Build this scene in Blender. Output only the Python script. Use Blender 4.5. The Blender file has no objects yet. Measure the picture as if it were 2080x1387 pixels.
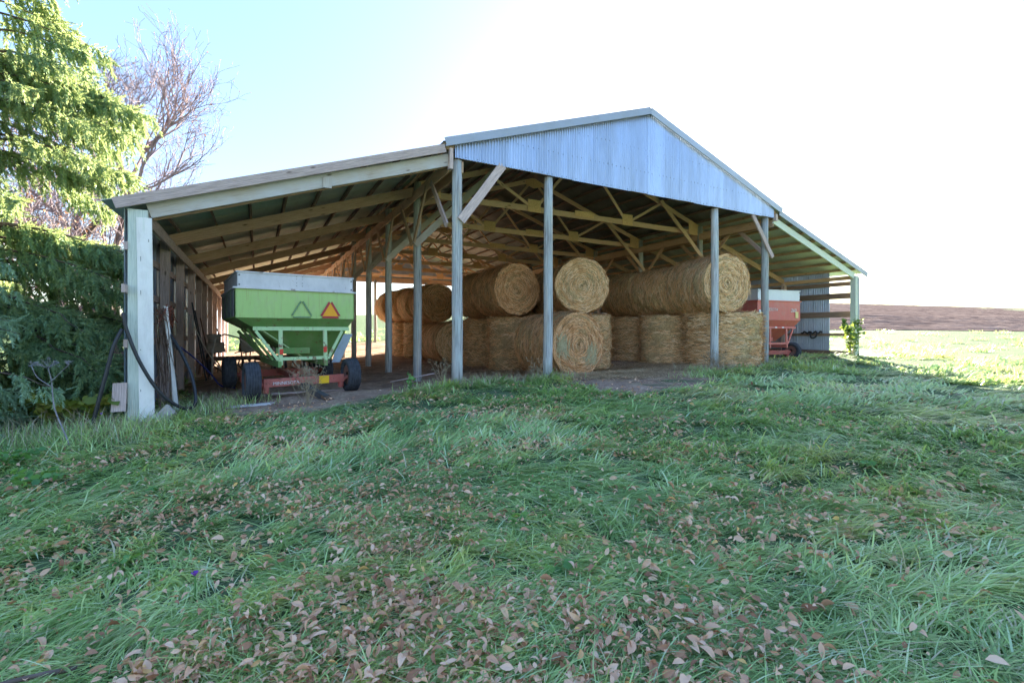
import bpy, math, random
import numpy as np
from mathutils import Vector, Matrix

SC = bpy.context.scene
COL = SC.collection
R = math.radians
RNG = np.random.default_rng(7)
random.seed(11)

# ---------------------------------------------------------------- camera
cd = bpy.data.cameras.new('camera')
cam = bpy.data.objects.new('camera', cd)
COL.objects.link(cam)
cd.sensor_width = 36.0
cd.lens = 951.1 / 2080 * 36
cd.shift_y = -20.1 / 2080
cd.clip_start = 0.05
cd.clip_end = 3000
cam.location = (0, 0, 1.235)
cam.rotation_euler = (R(90), 0, 0)
SC.camera = cam

# ---------------------------------------------------------------- sky, sun, exposure
SUN_AZ, SUN_EL = R(21), R(16.5)
w = bpy.data.worlds.new('World')
SC.world = w
w.use_nodes = True
nt = w.node_tree
bg = nt.nodes['Background']
sky = nt.nodes.new('ShaderNodeTexSky')
sky.sky_type = 'NISHITA'
sky.sun_disc = False
sky.sun_elevation = SUN_EL
sky.sun_rotation = SUN_AZ
sky.altitude = 200
sky.air_density = 1.0
sky.dust_density = 0.6
sky.ozone_density = 2.0
bg.inputs['Strength'].default_value = 0.060
gm = nt.nodes.new('ShaderNodeGamma')          # soft highlight roll-off of the sky, like the photograph's
gm.inputs['Gamma'].default_value = 0.20
hs = nt.nodes.new('ShaderNodeHueSaturation')
hs.inputs['Saturation'].default_value = 3.6
hs.inputs['Hue'].default_value = 0.525
nt.links.new(sky.outputs[0], gm.inputs[0])
nt.links.new(gm.outputs[0], hs.inputs['Color'])
nt.links.new(hs.outputs[0], bg.inputs[0])
sl = bpy.data.lights.new('sun', 'SUN')
sun = bpy.data.objects.new('sun', sl)
COL.objects.link(sun)
sl.energy = 2.0
sl.angle = R(0.5)
sl.color = (1.0, 0.93, 0.80)
SD = Vector((math.sin(SUN_AZ) * math.cos(SUN_EL), math.cos(SUN_AZ) * math.cos(SUN_EL), math.sin(SUN_EL)))
sun.rotation_euler = (-SD).to_track_quat('-Z', 'Y').to_euler()
sun.location = (10, 10, 30)
SC.view_settings.view_transform = 'Standard'
SC.view_settings.look = 'None'
SC.view_settings.gamma = 1
SC.view_settings.exposure = 4.6
SC.view_settings.use_curve_mapping = False
SC.render.engine = 'CYCLES'
SC.cycles.use_denoising = True
SC.cycles.max_bounces = 12
SC.cycles.diffuse_bounces = 8
SC.cycles.glossy_bounces = 3
SC.cycles.transmission_bounces = 8
SC.cycles.sample_clamp_indirect = 0

# ---------------------------------------------------------------- helpers
TH = 1.073
UX, UY = math.sin(TH), math.cos(TH)
OX, OY = -1.363, 11.085
BROT = math.pi / 2 - TH


def W2(u, v):
    return OX + u * UX - v * UY, OY + u * UY + v * UX


def UVc(x, y):
    return (x - OX) * UX + (y - OY) * UY, -(x - OX) * UY + (y - OY) * UX


def sstep(a, b, t):
    t = np.clip((t - a) / (b - a), 0, 1)
    return t * t * (3 - 2 * t)


def wob(x, y, s=1.0, k=0):
    return (np.sin(1.7 * x * s + 1.3 * y * s + k) + np.sin(-1.1 * x * s + 2.3 * y * s + 1.7 * k + 1)
            + np.sin(2.9 * x * s - 0.7 * y * s + 2.1 * k + 2) + np.sin(0.6 * x * s + 3.7 * y * s + .3 * k)) / 4


def zg(x, y):
    x = np.asarray(x, float)
    y = np.asarray(y, float)
    u, v = UVc(x, y)
    b = np.interp(u, [-60, -30, -12, -8, -6, -4, -2, 0, 6, 12, 18, 30, 60],
                  [-1.7, -1.4, -.85, -.62, -.40, -.18, -.10, -.02, 0, .05, .2, .35, .5])
    inside = sstep(.2, 1.8, v) * sstep(-3.2, -1, u) * (1 - sstep(5, 9, u)) * (1 - sstep(22, 30, v))
    b = b - .2 * inside
    d = np.maximum(0, y - 26)
    az = x / np.maximum(y, 1)
    s = np.interp(az, [-.6, -.3, .3, .7, 1.1], [.035, .045, .077, .071, .058])
    far = np.where(d < 200, d, 200 - (d - 200) * .15)
    b = b + s * far
    near = 1 - sstep(22, 34, y)
    out = np.where((v > 0) & (u > -6) & (u < 18), .25, 1.0)
    b = b + near * out * (.030 * wob(x, y, 1.1) + .016 * wob(x, y, 3.3, 2))
    return b


TONGUE = np.array([(1.3, 12.6), (1.6, 11.0), (1.9, 9.7), (2.2, 8.9), (2.5, 9.1), (2.8, 10.0), (3.5, 9.6), (4.2, 10.3), (4.6, 11), (5.6, 12.6), (4, 15)])


def inpoly(x, y, P):
    c = np.zeros(np.shape(x), bool)
    n = len(P)
    for i in range(n):
        x1, y1 = P[i]
        x2, y2 = P[(i + 1) % n]
        c ^= ((y1 > y) != (y2 > y)) & (x < (x2 - x1) * (y - y1) / (y2 - y1 + 1e-12) + x1)
    return c


def dirt_amount(x, y):
    """1 on the trodden bare floor, 0 on the lawn"""
    u, v = UVc(x, y)
    n = .22 * wob(x, y, 2.1, 1) + .14 * wob(x, y, 5.3, 4)
    vb = np.interp(u, [-7, -6, -5.4, -5, -4.5, -4, -3, -2, -1, 0, 1.5, 2.7, 4, 6, 8, 10, 12.2, 13, 15, 18, 19],
                   [30, 6, 2.5, .2, -.7, -1.4, -1.5, -.8, -.45, -.3, -.2, .2, -1.2, -1.6, -.6, -.2, .4, 2.6, 4, 4.5, 60])
    a = sstep(-.25, .25, v - vb + n) * (1 - sstep(26, 28, v + n))
    t = inpoly(x + n, y + n, TONGUE).astype(float)
    hole = sstep(-.1, .5, wob(x, y, 1.9, 9)) * sstep(2.6, 3.2, x)
    return np.maximum(a, t * (1 - .75 * hole))


def link(o, parent=None):
    COL.objects.link(o)
    if parent is not None:
        o.parent = parent
    return o


def tag(o, label=None, cat=None, group=None, kind=None):
    if label: o['label'] = label
    if cat: o['category'] = cat
    if group: o['group'] = group
    if kind: o['kind'] = kind
    return o


def empty(name, loc, rz=0, label=None, cat=None, group=None):
    o = bpy.data.objects.new(name, None)
    o.location = loc
    o.rotation_euler = (0, 0, rz)
    link(o)
    return tag(o, label, cat, group)


def copy_tree(o, parent=None):
    c = o.copy()
    COL.objects.link(c)
    if parent is not None:
        c.parent = parent
    for ch in list(o.children):
        copy_tree(ch, c)
    return c


class MB:
    """collects faces; build() makes one mesh object"""

    def __init__(s):
        s.v, s.f, s.uv = [], [], []

    def face(s, pts, uvs=None):
        i = len(s.v)
        s.v.extend([tuple(p) for p in pts])
        s.f.append(tuple(range(i, i + len(pts))))
        s.uv.extend(uvs if uvs else [(0, 0)] * len(pts))

    def idx(s, verts, faces, uvs=None):
        b = len(s.v)
        s.v.extend([tuple(p) for p in verts])
        for f in faces:
            s.f.append(tuple(b + k for k in f))
            s.uv.extend([(uvs[k] if uvs else (verts[k][0], verts[k][2])) for k in f])

    def beam(s, p0, p1, w, h, up=(0, 0, 1), jit=0.0, wob_=0.0):
        """w across, h along up"""
        p0, p1, up = Vector(p0), Vector(p1), Vector(up)
        d = (p1 - p0)
        L = d.length
        d.normalize()
        sd = d.cross(up)
        if sd.length < 1e-4:
            sd = d.cross(Vector((1, 0, 0)))
        sd.normalize()
        u2 = sd.cross(d).normalized()
        o = random.uniform(0, 40)
        c = [(-1, -1), (1, -1), (1, 1), (-1, 1)]
        rings = []
        n = 1 if wob_ == 0 else 5
        ws = [(0, 0)] + [(random.gauss(0, wob_), random.gauss(0, wob_)) for _ in range(n - 1)] + [(0, 0)]
        for k in range(n + 1):
            q = p0 + d * (L * k / n) + sd * ws[k][0] + u2 * ws[k][1]
            rings.append([q + sd * (a * w / 2 + random.uniform(-jit, jit)) + u2 * (b * h / 2 + random.uniform(-jit, jit)) for a, b in c])
        per = [0, w, w + h, 2 * w + h, 2 * w + 2 * h]
        for k in range(n):
            l0, l1 = o + L * k / n, o + L * (k + 1) / n
            for i in range(4):
                j = (i + 1) % 4
                s.face([rings[k][i], rings[k][j], rings[k + 1][j], rings[k + 1][i]],
                       [(l0, o + per[i]), (l0, o + per[i + 1]), (l1, o + per[i + 1]), (l1, o + per[i])])
        s.face([rings[0][i] for i in (3, 2, 1, 0)], [(o, o), (o, o + w), (o + .05, o + w), (o + .05, o)])
        s.face(rings[-1], [(o, o), (o, o + w), (o + .05, o + w), (o + .05, o)])
        return s

    def box(s, x0, x1, y0, y1, z0, z1):
        return s.beam(((x0 + x1) / 2, (y0 + y1) / 2, z0), ((x0 + x1) / 2, (y0 + y1) / 2, z1), abs(x1 - x0), abs(y1 - y0), up=(0, 1, 0))

    def tube(s, pts, rad, n=8, cap=True, lump=0.0):
        pts = [Vector(p) for p in pts]
        m = len(pts)
        if not hasattr(rad, '__len__'):
            rad = [rad] * m
        base = len(s.v)
        t0 = (pts[1] - pts[0]).normalized()
        a = t0.cross(Vector((0, 0, 1)))
        if a.length < 1e-3:
            a = t0.cross(Vector((1, 0, 0)))
        a.normalize()
        L = 0
        o = random.uniform(0, 30)
        us = []
        for i in range(m):
            t = (pts[min(i + 1, m - 1)] - pts[max(i - 1, 0)]).normalized()
            a = (a - t * a.dot(t)).normalized()
            b = t.cross(a)
            if i: L += (pts[i] - pts[i - 1]).length
            us.append(o + L)
            for k in range(n):
                th = 2 * math.pi * k / n
                r = rad[i] * (1 + random.uniform(-lump, lump))
                s.v.append(tuple(pts[i] + (a * math.cos(th) + b * math.sin(th)) * r))
        for i in range(m - 1):
            for k in range(n):
                k2 = (k + 1) % n
                s.f.append((base + i * n + k, base + i * n + k2, base + (i + 1) * n + k2, base + (i + 1) * n + k))
                w0, w1 = 2 * math.pi * rad[0] * k / n, 2 * math.pi * rad[0] * (k + 1) / n
                s.uv.extend([(us[i], o + w0), (us[i], o + w1), (us[i + 1], o + w1), (us[i + 1], o + w0)])
        if cap:
            for ring, rev in ((0, True), (m - 1, False)):
                q = [base + ring * n + k for k in range(n)]
                s.f.append(tuple(reversed(q)) if rev else tuple(q))
                s.uv.extend([(o, o)] * n)
        return s

    def lathe(s, prof, n=24, axis='x', c=(0, 0, 0)):
        """prof: (axial, radius) pairs"""
        base = len(s.v)
        m = len(prof)
        for (h, r) in prof:
            for k in range(n):
                t = 2 * math.pi * k / n
                a, b = r * math.cos(t), r * math.sin(t)
                p = (h, a, b) if axis == 'x' else ((a, h, b) if axis == 'y' else (a, b, h))
                s.v.append((p[0] + c[0], p[1] + c[1], p[2] + c[2]))
        for i in range(m - 1):
            for k in range(n):
                k2 = (k + 1) % n
                s.f.append((base + i * n + k, base + i * n + k2, base + (i + 1) * n + k2, base + (i + 1) * n + k))
                s.uv.extend([(0, 0)] * 4)
        for i in (0, m - 1):
            s.f.append(tuple(base + i * n + k for k in range(n)))
            s.uv.extend([(0, 0)] * n)
        return s

    def mesh(s, name, mat, smooth=False):
        me = bpy.data.meshes.new(name)
        me.from_pydata(s.v, [], s.f)
        ul = me.uv_layers.new(name='UVMap')
        ul.data.foreach_set('uv', np.array(s.uv, np.float32).ravel())
        if mat: me.materials.append(mat)
        if smooth:
            me.polygons.foreach_set('use_smooth', np.ones(len(me.polygons), bool))
        me.update()
        return me

    def build(s, name, mat, parent=None, smooth=False, loc=None):
        o = bpy.data.objects.new(name, s.mesh(name, mat, smooth))
        if loc is not None: o.location = loc
        return link(o, parent)


def np_mesh(name, V, F, mat, smooth=False, attrs=None):
    """V (n,3), F (m,3|4)"""
    me = bpy.data.meshes.new(name)
    V = np.ascontiguousarray(V, np.float32)
    F = np.ascontiguousarray(F, np.int32)
    k = F.shape[1]
    me.vertices.add(len(V))
    me.vertices.foreach_set('co', V.ravel())
    me.loops.add(F.size)
    me.loops.foreach_set('vertex_index', F.ravel())
    me.polygons.add(len(F))
    me.polygons.foreach_set('loop_start', np.arange(0, F.size, k, dtype=np.int32))
    if smooth:
        me.polygons.foreach_set('use_smooth', np.ones(len(F), bool))
    me.update(calc_edges=True)
    if mat: me.materials.append(mat)
    for n, a in (attrs or {}).items():
        at = me.attributes.new(n, 'FLOAT', 'POINT')
        at.data.foreach_set('value', np.ascontiguousarray(a, np.float32))
    return me


# ---------------------------------------------------------------- materials
class NT:
    def __init__(s, name):
        s.m = bpy.data.materials.new(name)
        s.m.use_nodes = True
        s.t = s.m.node_tree
        s.t.nodes.clear()
        s.out = s.n('ShaderNodeOutputMaterial')

    def n(s, typ, **kw):
        nd = s.t.nodes.new(typ)
        for k, v in kw.items():
            if k in nd.bl_rna.properties.keys():
                setattr(nd, k, v)
            else:
                nd.inputs[k.replace('_', ' ')].default_value = v
        return nd

    def l(s, a, b):
        s.t.links.new(a, b)

    def mapping(s, src='Object', scale=(1, 1, 1)):
        tc = s.n('ShaderNodeTexCoord')
        mp = s.n('ShaderNodeMapping')
        mp.inputs['Scale'].default_value = scale
        s.l(tc.outputs[src], mp.inputs['Vector'])
        return mp.outputs[0]

    def noise(s, vec, scale=5, detail=4, rough=.6, dist=0):
        nd = s.n('ShaderNodeTexNoise')
        nd.inputs['Scale'].default_value = scale
        nd.inputs['Detail'].default_value = detail
        nd.inputs['Roughness'].default_value = rough
        nd.inputs['Distortion'].default_value = dist
        if vec is not None: s.l(vec, nd.inputs['Vector'])
        return nd.outputs[0]

    def ramp(s, fac, stops):
        r = s.n('ShaderNodeValToRGB')
        e = r.color_ramp.elements
        while len(e) < len(stops): e.new(.5)
        for i, (p, c) in enumerate(stops):
            e[i].position = p
            e[i].color = (c[0], c[1], c[2], 1) if hasattr(c, '__len__') else (c, c, c, 1)
        s.l(fac, r.inputs[0])
        return r.outputs[0]

    def mix(s, fac, a, b, mode='MIX'):
        m = s.n('ShaderNodeMix', data_type='RGBA', blend_type=mode)
        for i, v in ((0, fac), (6, a), (7, b)):
            if hasattr(v, 'is_linked'):
                s.l(v, m.inputs[i])
            elif i == 0:
                m.inputs[0].default_value = v
            else:
                m.inputs[i].default_value = (v[0], v[1], v[2], 1)
        return m.outputs[2]

    def math(s, op, a, b=0.0, c=None):
        m = s.n('ShaderNodeMath', operation=op)
        for i, v in enumerate((a, b) if c is None else (a, b, c)):
            if hasattr(v, 'is_linked'):
                s.l(v, m.inputs[i])
            else:
                m.inputs[i].default_value = v
        return m.outputs[0]

    def maprange(s, v, a, b, c, d):
        m = s.n('ShaderNodeMapRange')
        s.l(v, m.inputs[0])
        for i, q in enumerate((a, b, c, d)):
            m.inputs[i + 1].default_value = q
        return m.outputs[0]

    def bump(s, h, strength=.4, dist=.01):
        b = s.n('ShaderNodeBump')
        b.inputs['Strength'].default_value = strength
        b.inputs['Distance'].default_value = dist
        s.l(h, b.inputs['Height'])
        return b.outputs[0]

    def hsv(s, col, val, sat=1.0):
        h = s.n('ShaderNodeHueSaturation')
        s.l(col, h.inputs['Color'])
        if hasattr(val, 'is_linked'): s.l(val, h.inputs['Value'])
        else: h.inputs['Value'].default_value = val
        h.inputs['Saturation'].default_value = sat
        return h.outputs[0]

    def principled(s, col, rough=.6, metal=0.0, normal=None, spec=.4):
        p = s.n('ShaderNodeBsdfPrincipled')
        for k, v in (('Base Color', col), ('Roughness', rough), ('Metallic', metal)):
            if hasattr(v, 'is_linked'): s.l(v, p.inputs[k])
            elif k == 'Base Color': p.inputs[k].default_value = (*v, 1)
            else: p.inputs[k].default_value = v
        p.inputs['Specular IOR Level'].default_value = spec
        if normal is not None: s.l(normal, p.inputs['Normal'])
        return p

    def done(s, sh):
        s.l(sh, s.out.inputs['Surface'])
        return s.m


def m_wood(name, c1, c2, dark, knots=True, rough=.8, gray=None, crack=False):
    t = NT(name)
    uv = t.mapping('UV', (1, 1, 1))
    g = t.mapping('UV', (.9, 26, 1))
    grain = t.noise(g, 3.0, 5, .65, .35)
    g2 = t.mapping('UV', (3, 90, 1))
    fine = t.noise(g2, 2.0, 3, .6)
    patch = t.noise(uv, 1.3, 3, .6)
    col = t.ramp(grain, [(.28, dark), (.47, c1), (.72, c2)])
    col = t.mix(t.maprange(fine, .35, .7, .35, 0), col, dark)
    if gray:
        col = t.mix(t.maprange(patch, .38, .62, 0, .8), col, gray)
    if knots:
        vo = t.n('ShaderNodeTexVoronoi')
        vo.inputs['Scale'].default_value = 1.0
        t.l(t.mapping('UV', (1.7, 5.5, 1)), vo.inputs['Vector'])
        col = t.mix(t.maprange(vo.outputs['Distance'], .05, .13, .8, 0), col, (dark[0] * .35, dark[1] * .3, dark[2] * .25))
    if crack:
        ck = t.noise(t.mapping('UV', (.7, 30, 1)), 1.4, 3, .55, .2)
        col = t.mix(t.maprange(ck, .53, .60, 0, .75), col, tuple(c * .45 for c in dark))
        col = t.mix(t.maprange(t.noise(t.mapping('UV', (.5, 7, 1)), 1.0, 2), .5, .66, 0, .5), col, (.62, .52, .40))
    oi = t.n('ShaderNodeObjectInfo')
    col = t.hsv(col, t.maprange(oi.outputs['Random'], 0, 1, .78, 1.18))
    nb = t.bump(t.math('ADD', grain, fine), .5, .006)
    return t.done(t.principled(col, rough, 0, nb, .25).outputs[0])


def m_metal(name, base, rough=.4, metal=.85, stain=(.3, .27, .24), amount=.35, scale=(1, 1, 1), rust=None, rnd=.12):
    t = NT(name)
    ob = t.mapping('Object', scale)
    a = t.noise(ob, 1.6, 5, .65)
    b = t.noise(ob, 14, 4, .6)
    col = t.mix(t.maprange(a, .42, .75, 0, amount), base, stain)
    col = t.mix(t.maprange(b, .4, .8, 0, amount * .7), col, stain)
    if rust:
        c = t.noise(ob, 5, 6, .7)
        col = t.mix(t.maprange(c, .60, .68, 0, .8), col, rust)
    oi = t.n('ShaderNodeObjectInfo')
    col = t.hsv(col, t.maprange(oi.outputs['Random'], 0, 1, 1 - rnd, 1 + rnd))
    rg = t.maprange(a, .3, .7, rough * .8, rough * 1.3)
    return t.done(t.principled(col, rg, metal, t.bump(t.math('ADD', a, b), .18, .01), .5).outputs[0])


def m_paint(name, base, worn, rust=(.10, .045, .03), rough=.55, rustiness=.60, fade=.5, streak=(6, 6, 1.2)):
    t = NT(name)
    ob = t.mapping('Object')
    st = t.mapping('Object', streak)
    a = t.noise(ob, 1.1, 5, .6)
    s_ = t.noise(st, 1.6, 5, .65)
    c = t.noise(ob, 7, 7, .72)
    col = t.mix(t.maprange(a, .35, .7, 0, fade), base, worn)
    col = t.mix(t.maprange(s_, .5, .8, 0, .45), col, (worn[0] * .62, worn[1] * .6, worn[2] * .6))
    msk = t.maprange(t.math('ADD', t.math('MULTIPLY', c, .75), t.math('MULTIPLY', a, .25)), rustiness, rustiness + .05, 0, .9)
    col = t.mix(msk, col, rust)
    d = t.noise(t.mapping('Object', (1.6, 1.6, 1.1)), 2.3, 6, .7, .6)
    col = t.mix(t.maprange(d, .48, .75, 0, .26), col, (.52, .46, .36))
    oi = t.noise(t.mapping('Object', (14, 14, .8)), 2.0, 3, .6)
    col = t.mix(t.maprange(oi, .58, .72, 0, .45), col, (rust[0] * 1.6, rust[1] * 2, rust[2] * 2))
    return t.done(t.principled(col, rough, 0, t.bump(t.math('ADD', c, s_), .22, .006), .35).outputs[0])


def m_plain(name, base, rough=.7, metal=0, var=.25, scale=8, spec=.35, bump=.2):
    t = NT(name)
    ob = t.mapping('Object')
    a = t.noise(ob, scale, 5, .65)
    col = t.mix(t.maprange(a, .35, .7, 0, 1), tuple(c * (1 - var) for c in base), tuple(min(1, c * (1 + var)) for c in base))
    return t.done(t.principled(col, rough, metal, t.bump(a, bump, .006), spec).outputs[0])


def m_leaf(name, stops, trans=.35, rough=.55, patch=None, spec=.35, tcol=None, pscale=.6):
    """colour varies from leaf to leaf; light shines through"""
    t = NT(name)
    ge = t.n('ShaderNodeNewGeometry')
    col = t.ramp(ge.outputs['Random Per Island'], stops)
    if patch:
        ob = t.mapping('Object')
        p = t.noise(ob, pscale, 4, .6)
        col = t.mix(t.maprange(p, .42, .62, 0, patch[3]), col, patch[:3])
    p = t.principled(col, rough, 0, None, spec)
    tr = t.n('ShaderNodeBsdfTranslucent')
    if tcol:
        t.l(t.mix(.75, col, tcol), tr.inputs[0])
    else:
        t.l(col, tr.inputs[0])
    mx = t.n('ShaderNodeMixShader')
    mx.inputs[0].default_value = trans
    t.l(p.outputs[0], mx.inputs[1])
    t.l(tr.outputs[0], mx.inputs[2])
    return t.done(mx.outputs[0])


def m_straw(name, fibre):
    t = NT(name)
    at = t.n('ShaderNodeAttribute', attribute_type='OBJECT', attribute_name='tint')
    if fibre:
        ge = t.n('ShaderNodeNewGeometry')
        f = ge.outputs['Random Per Island']
        col = t.ramp(f, [(0, (.40, .205, .08)), (.3, (.76, .43, .18)), (.65, (.95, .63, .32)), (1, (.97, .78, .50))])
        nb = None
    else:
        ob = t.mapping('Object', (1, 1, 1))
        a = t.noise(ob, 22, 5, .7)
        b = t.noise(ob, 2.2, 4, .6)
        col = t.ramp(a, [(.3, (.18, .11, .045)), (.5, (.48, .33, .15)), (.72, (.74, .54, .28))])
        col = t.mix(t.maprange(b, .45, .7, 0, .5), col, (.25, .18, .10))
        nb = t.bump(a, .8, .03)
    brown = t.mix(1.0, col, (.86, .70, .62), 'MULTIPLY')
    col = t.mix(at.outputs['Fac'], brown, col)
    p = t.principled(col, .75, 0, nb, .2)
    return t.done(p.outputs[0])


M = {}
M['post'] = m_wood('post_wood', (.50, .50, .49), (.76, .75, .73), (.24, .235, .22), knots=False, gray=(.52, .57, .53), crack=True)
M['gray_wood'] = m_wood('gray_wood', (0.559, 0.428, 0.378), (0.828, 0.643, 0.582), (0.248, 0.181, 0.153))
M['truss'] = m_wood('truss_wood', (.88, .60, .40), (.93, .72, .52), (.56, .33, .19))
M['rafter'] = m_wood('rafter_wood', (.52, .33, .22), (.66, .46, .33), (.26, .155, .10))
M['light_wood'] = m_wood('light_wood', (.50, .44, .38), (.60, .55, .49), (.30, .22, .15), gray=(.52, .51, .50))
M['girder'] = m_wood('girder_wood', (0.600, 0.399, 0.252), (0.768, 0.536, 0.342), (0.312, 0.200, 0.126))
M['dark_wood'] = m_wood('dark_wood', (0.250, 0.172, 0.129), (0.374, 0.270, 0.209), (0.125, 0.082, 0.064))
M['osb'] = m_plain('plywood', (0.930, 0.547, 0.283), .8, 0, .3, 30)
M['gable'] = m_metal('gable_sheet', (.48, .56, .68), .34, .72, (.33, .39, .49), .6, (3, 3, .35), None, .085)
M['roof'] = m_metal('roof_sheet', (.62, .70, .60), .36, .6, (.40, .42, .36), .5, (1, 1, 1), None, .10)
M['roof_main'] = m_metal('dark_roof_sheet', (.27, .29, .27), .36, .7, (.16, .15, .13), .5, (1, 1, 1), None, .14)  # main roof: darker base than the lean-to sheets
M['wall'] = m_metal('wall_sheet', (.40, .48, .62), .34, .6, (.26, .31, .38), .6, (1, 1, .5), None, .14)
M['trim'] = m_metal('trim', (.42, .44, .47), .45, .45, (.34, .36, .38), .3)
M['white_paint'] = m_paint('white_paint', (0.930, 0.891, 0.817), (0.888, 0.814, 0.767), (0.433, 0.363, 0.296), .5, .70, .4)
M['pale_post'] = m_wood('pale_post', (0.598, 0.646, 0.554), (0.777, 0.797, 0.693), (0.389, 0.427, 0.353), knots=False)
M['screw'] = m_plain('screw', (.12, .11, .10), .5, .7)
M['bale'] = m_straw('bale_body', False)
M['straw'] = m_straw('straw', True)
M['litter'] = m_leaf('litter_straw', [(0, (0.360, 0.238, 0.117)), (.5, (0.600, 0.420, 0.221)), (1, (0.840, 0.644, 0.390))], .1)
M['green'] = m_paint('green_paint', (0.407, 0.616, 0.198), (0.501, 0.669, 0.251), (0.211, 0.076, 0.032), .5, .66, .6)
M['green_frame'] = m_paint('green_frame', (0.483, 0.700, 0.357), (0.575, 0.762, 0.416), (0.194, 0.074, 0.041), .55, 0.540, .6)
M['green_dark'] = m_paint('green_hopper', (.17, .34, .10), (.22, .38, .12), (.20, .10, .05), .55, .55, .6)
M['red'] = m_paint('red_paint', (.62, .15, .12), (.68, .23, .19), (0.261, 0.077, 0.041), .55, 0.615, .7)
M['red_old'] = m_paint('red_axle', (0.423, 0.095, 0.070), (0.504, 0.151, 0.113), (0.163, 0.063, 0.043), .7, .56, .7)
M['galv'] = m_metal('galvanized', (0.638, 0.630, 0.648), .5, .4, (0.418, 0.420, 0.432), .5, (1, 1, .5), (0.198, 0.130, 0.090), .06)
M['galv_white'] = m_metal('pale_steel', (.68, .71, .74), .5, .2, (.50, .52, .55), .35, (1, 1, .5), None, .05)
M['blue_steel'] = m_metal('chute_steel', (.36, .45, .56), .5, .4, (.25, .28, .32), .5)
M['tyre'] = m_plain('tyre_rubber', (0.060, 0.064, 0.072), .8, 0, .35, 12, .25, .3)
M['rim'] = m_paint('rim_paint', (.20, .09, .07), (.26, .16, .13), (.09, .05, .04), .7, .55)
M['smv_orange'] = m_plain('emblem_orange', (.92, .40, .02), .4, 0, .03, 4)
M['smv_red'] = m_plain('emblem_red', (.42, .035, .05), .4, 0, .12, 9)
M['faded'] = m_plain('emblem_faded', (.13, .10, .07), .7, 0, .5, 30)
M['faded_green'] = m_plain('emblem_bare_green', (.20, .40, .20), .7, 0, .2, 30)
M['reflect_red'] = m_plain('reflector_red', (.75, .06, .04), .25, 0, .05)
M['reflect_yellow'] = m_plain('reflector_yellow', (.85, .50, .02), .4, 0, .08)
M['lettering'] = m_plain('lettering', (.75, .72, .68), .6, 0, .2, 40)
M['sticker'] = m_plain('sticker', (.80, .80, .78), .5, 0, .08, 40)
M['sticker_yellow'] = m_plain('sticker_yellow', (.75, .60, .25), .5, 0, .12, 40)
M['steel'] = m_plain('old_steel', (.10, .10, .105), .6, .5, .4, 10)
M['rust'] = m_plain('rusty_steel', (.20, .12, .075), .8, .1, .4, 9)
M['pale_iron'] = m_plain('dusty_panel', (.42, .36, .29), .75, 0, .25, 6)
M['hose'] = m_plain('black_hose', (.022, .024, .028), .42, 0, .3, 10, .5, .1)
M['blue_hose'] = m_plain('blue_hose', (.02, .03, .17), .45, 0, .2, 10)
M['white_hose'] = m_plain('white_hose', (.62, .58, .52), .6, 0, .2, 10)
M['twine'] = m_plain('red_twine', (.34, .12, .08), .7, 0, .3, 20)
M['dead_vine'] = m_plain('dead_vine', (.17, .11, .08), .85, 0, .35, 14)
M['stalk'] = m_plain('dry_stalk', (.34, .27, .17), .8, 0, .35, 14)
M['gray_stalk'] = m_plain('gray_stalk', (.27, .25, .26), .85, 0, .35, 14)
M['bark'] = m_plain('bark', (.13, .095, .075), .9, 0, .45, 6, .2, .8)
M['twig'] = m_plain('twig_bark', (.30, .225, .225), .85, 0, .35, 3, .2, .3)


def m_grass():
    """each tussock has its own green, each blade its own shade of it; some blades are dead straw"""
    t = NT('grass_blades')
    ge = t.n('ShaderNodeNewGeometry')
    at = t.n('ShaderNodeAttribute', attribute_name='tone')
    tuft = t.ramp(at.outputs['Fac'], [(0, (.21, .37, .11)), (.25, (.36, .56, .17)), (.5, (.52, .72, .22)), (.68, (.66, .80, .34)), (.82, (.68, .78, .16)), (.94, (.76, .76, .20)), (1, (.80, .64, .30))])
    rnd = ge.outputs['Random Per Island']
    col = t.hsv(tuft, t.maprange(rnd, 0, 1, .60, 1.30), .95)
    pale = t.maprange(rnd, .84, .90, 0, .65)  # pale blades: sky sheen painted into their colour
    col = t.mix(pale, col, (.76, .84, .60))
    dead = t.maprange(rnd, .945, .955, 0, .9)
    col = t.mix(dead, col, (.68, .56, .36))
    p = t.principled(col, .42, 0, None, .45)
    tr = t.n('ShaderNodeBsdfTranslucent')
    t.l(t.mix(.6, col, (.42, .56, .13)), tr.inputs[0])
    mx = t.n('ShaderNodeMixShader')
    mx.inputs[0].default_value = .40
    t.l(p.outputs[0], mx.inputs[1])
    t.l(tr.outputs[0], mx.inputs[2])
    return t.done(mx.outputs[0])


M['grass'] = m_grass()
M['weed_green'] = m_leaf('weed_leaf', [(0, (0.080, 0.210, 0.070)), (1, (0.160, 0.360, 0.098))], .35, .5, None, .4, (0.400, 0.600, 0.070))
M['dry_grass'] = m_leaf('dry_grass', [(0, (0.308, 0.243, 0.143)), (.6, (0.504, 0.405, 0.260)), (1, (0.644, 0.567, 0.416))], .2, .7)
M['leaf'] = m_leaf('dead_leaf', [(0, (0.291, 0.125, 0.059)), (.2, (0.538, 0.272, 0.144)), (.6, (0.739, 0.428, 0.252)), (.92, (0.874, 0.574, 0.368)), (.97, (0.739, 0.418, 0.180)), (1, (0.762, 0.481, 0.134))], .15, .6)
M['needle'] = m_leaf('spruce_needles', [(0, (.16, .27, .13)), (.6, (.26, .38, .17)), (1, (.38, .46, .20))], .38, .5, (.17, .34, .20, .45), .35, (.46, .48, .17), .7)
M['vine_leaf'] = m_leaf('yellow_leaf', [(0, (.13, .19, .03)), (.6, (.24, .27, .045)), (1, (.38, .34, .07))], .35, .5)
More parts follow.
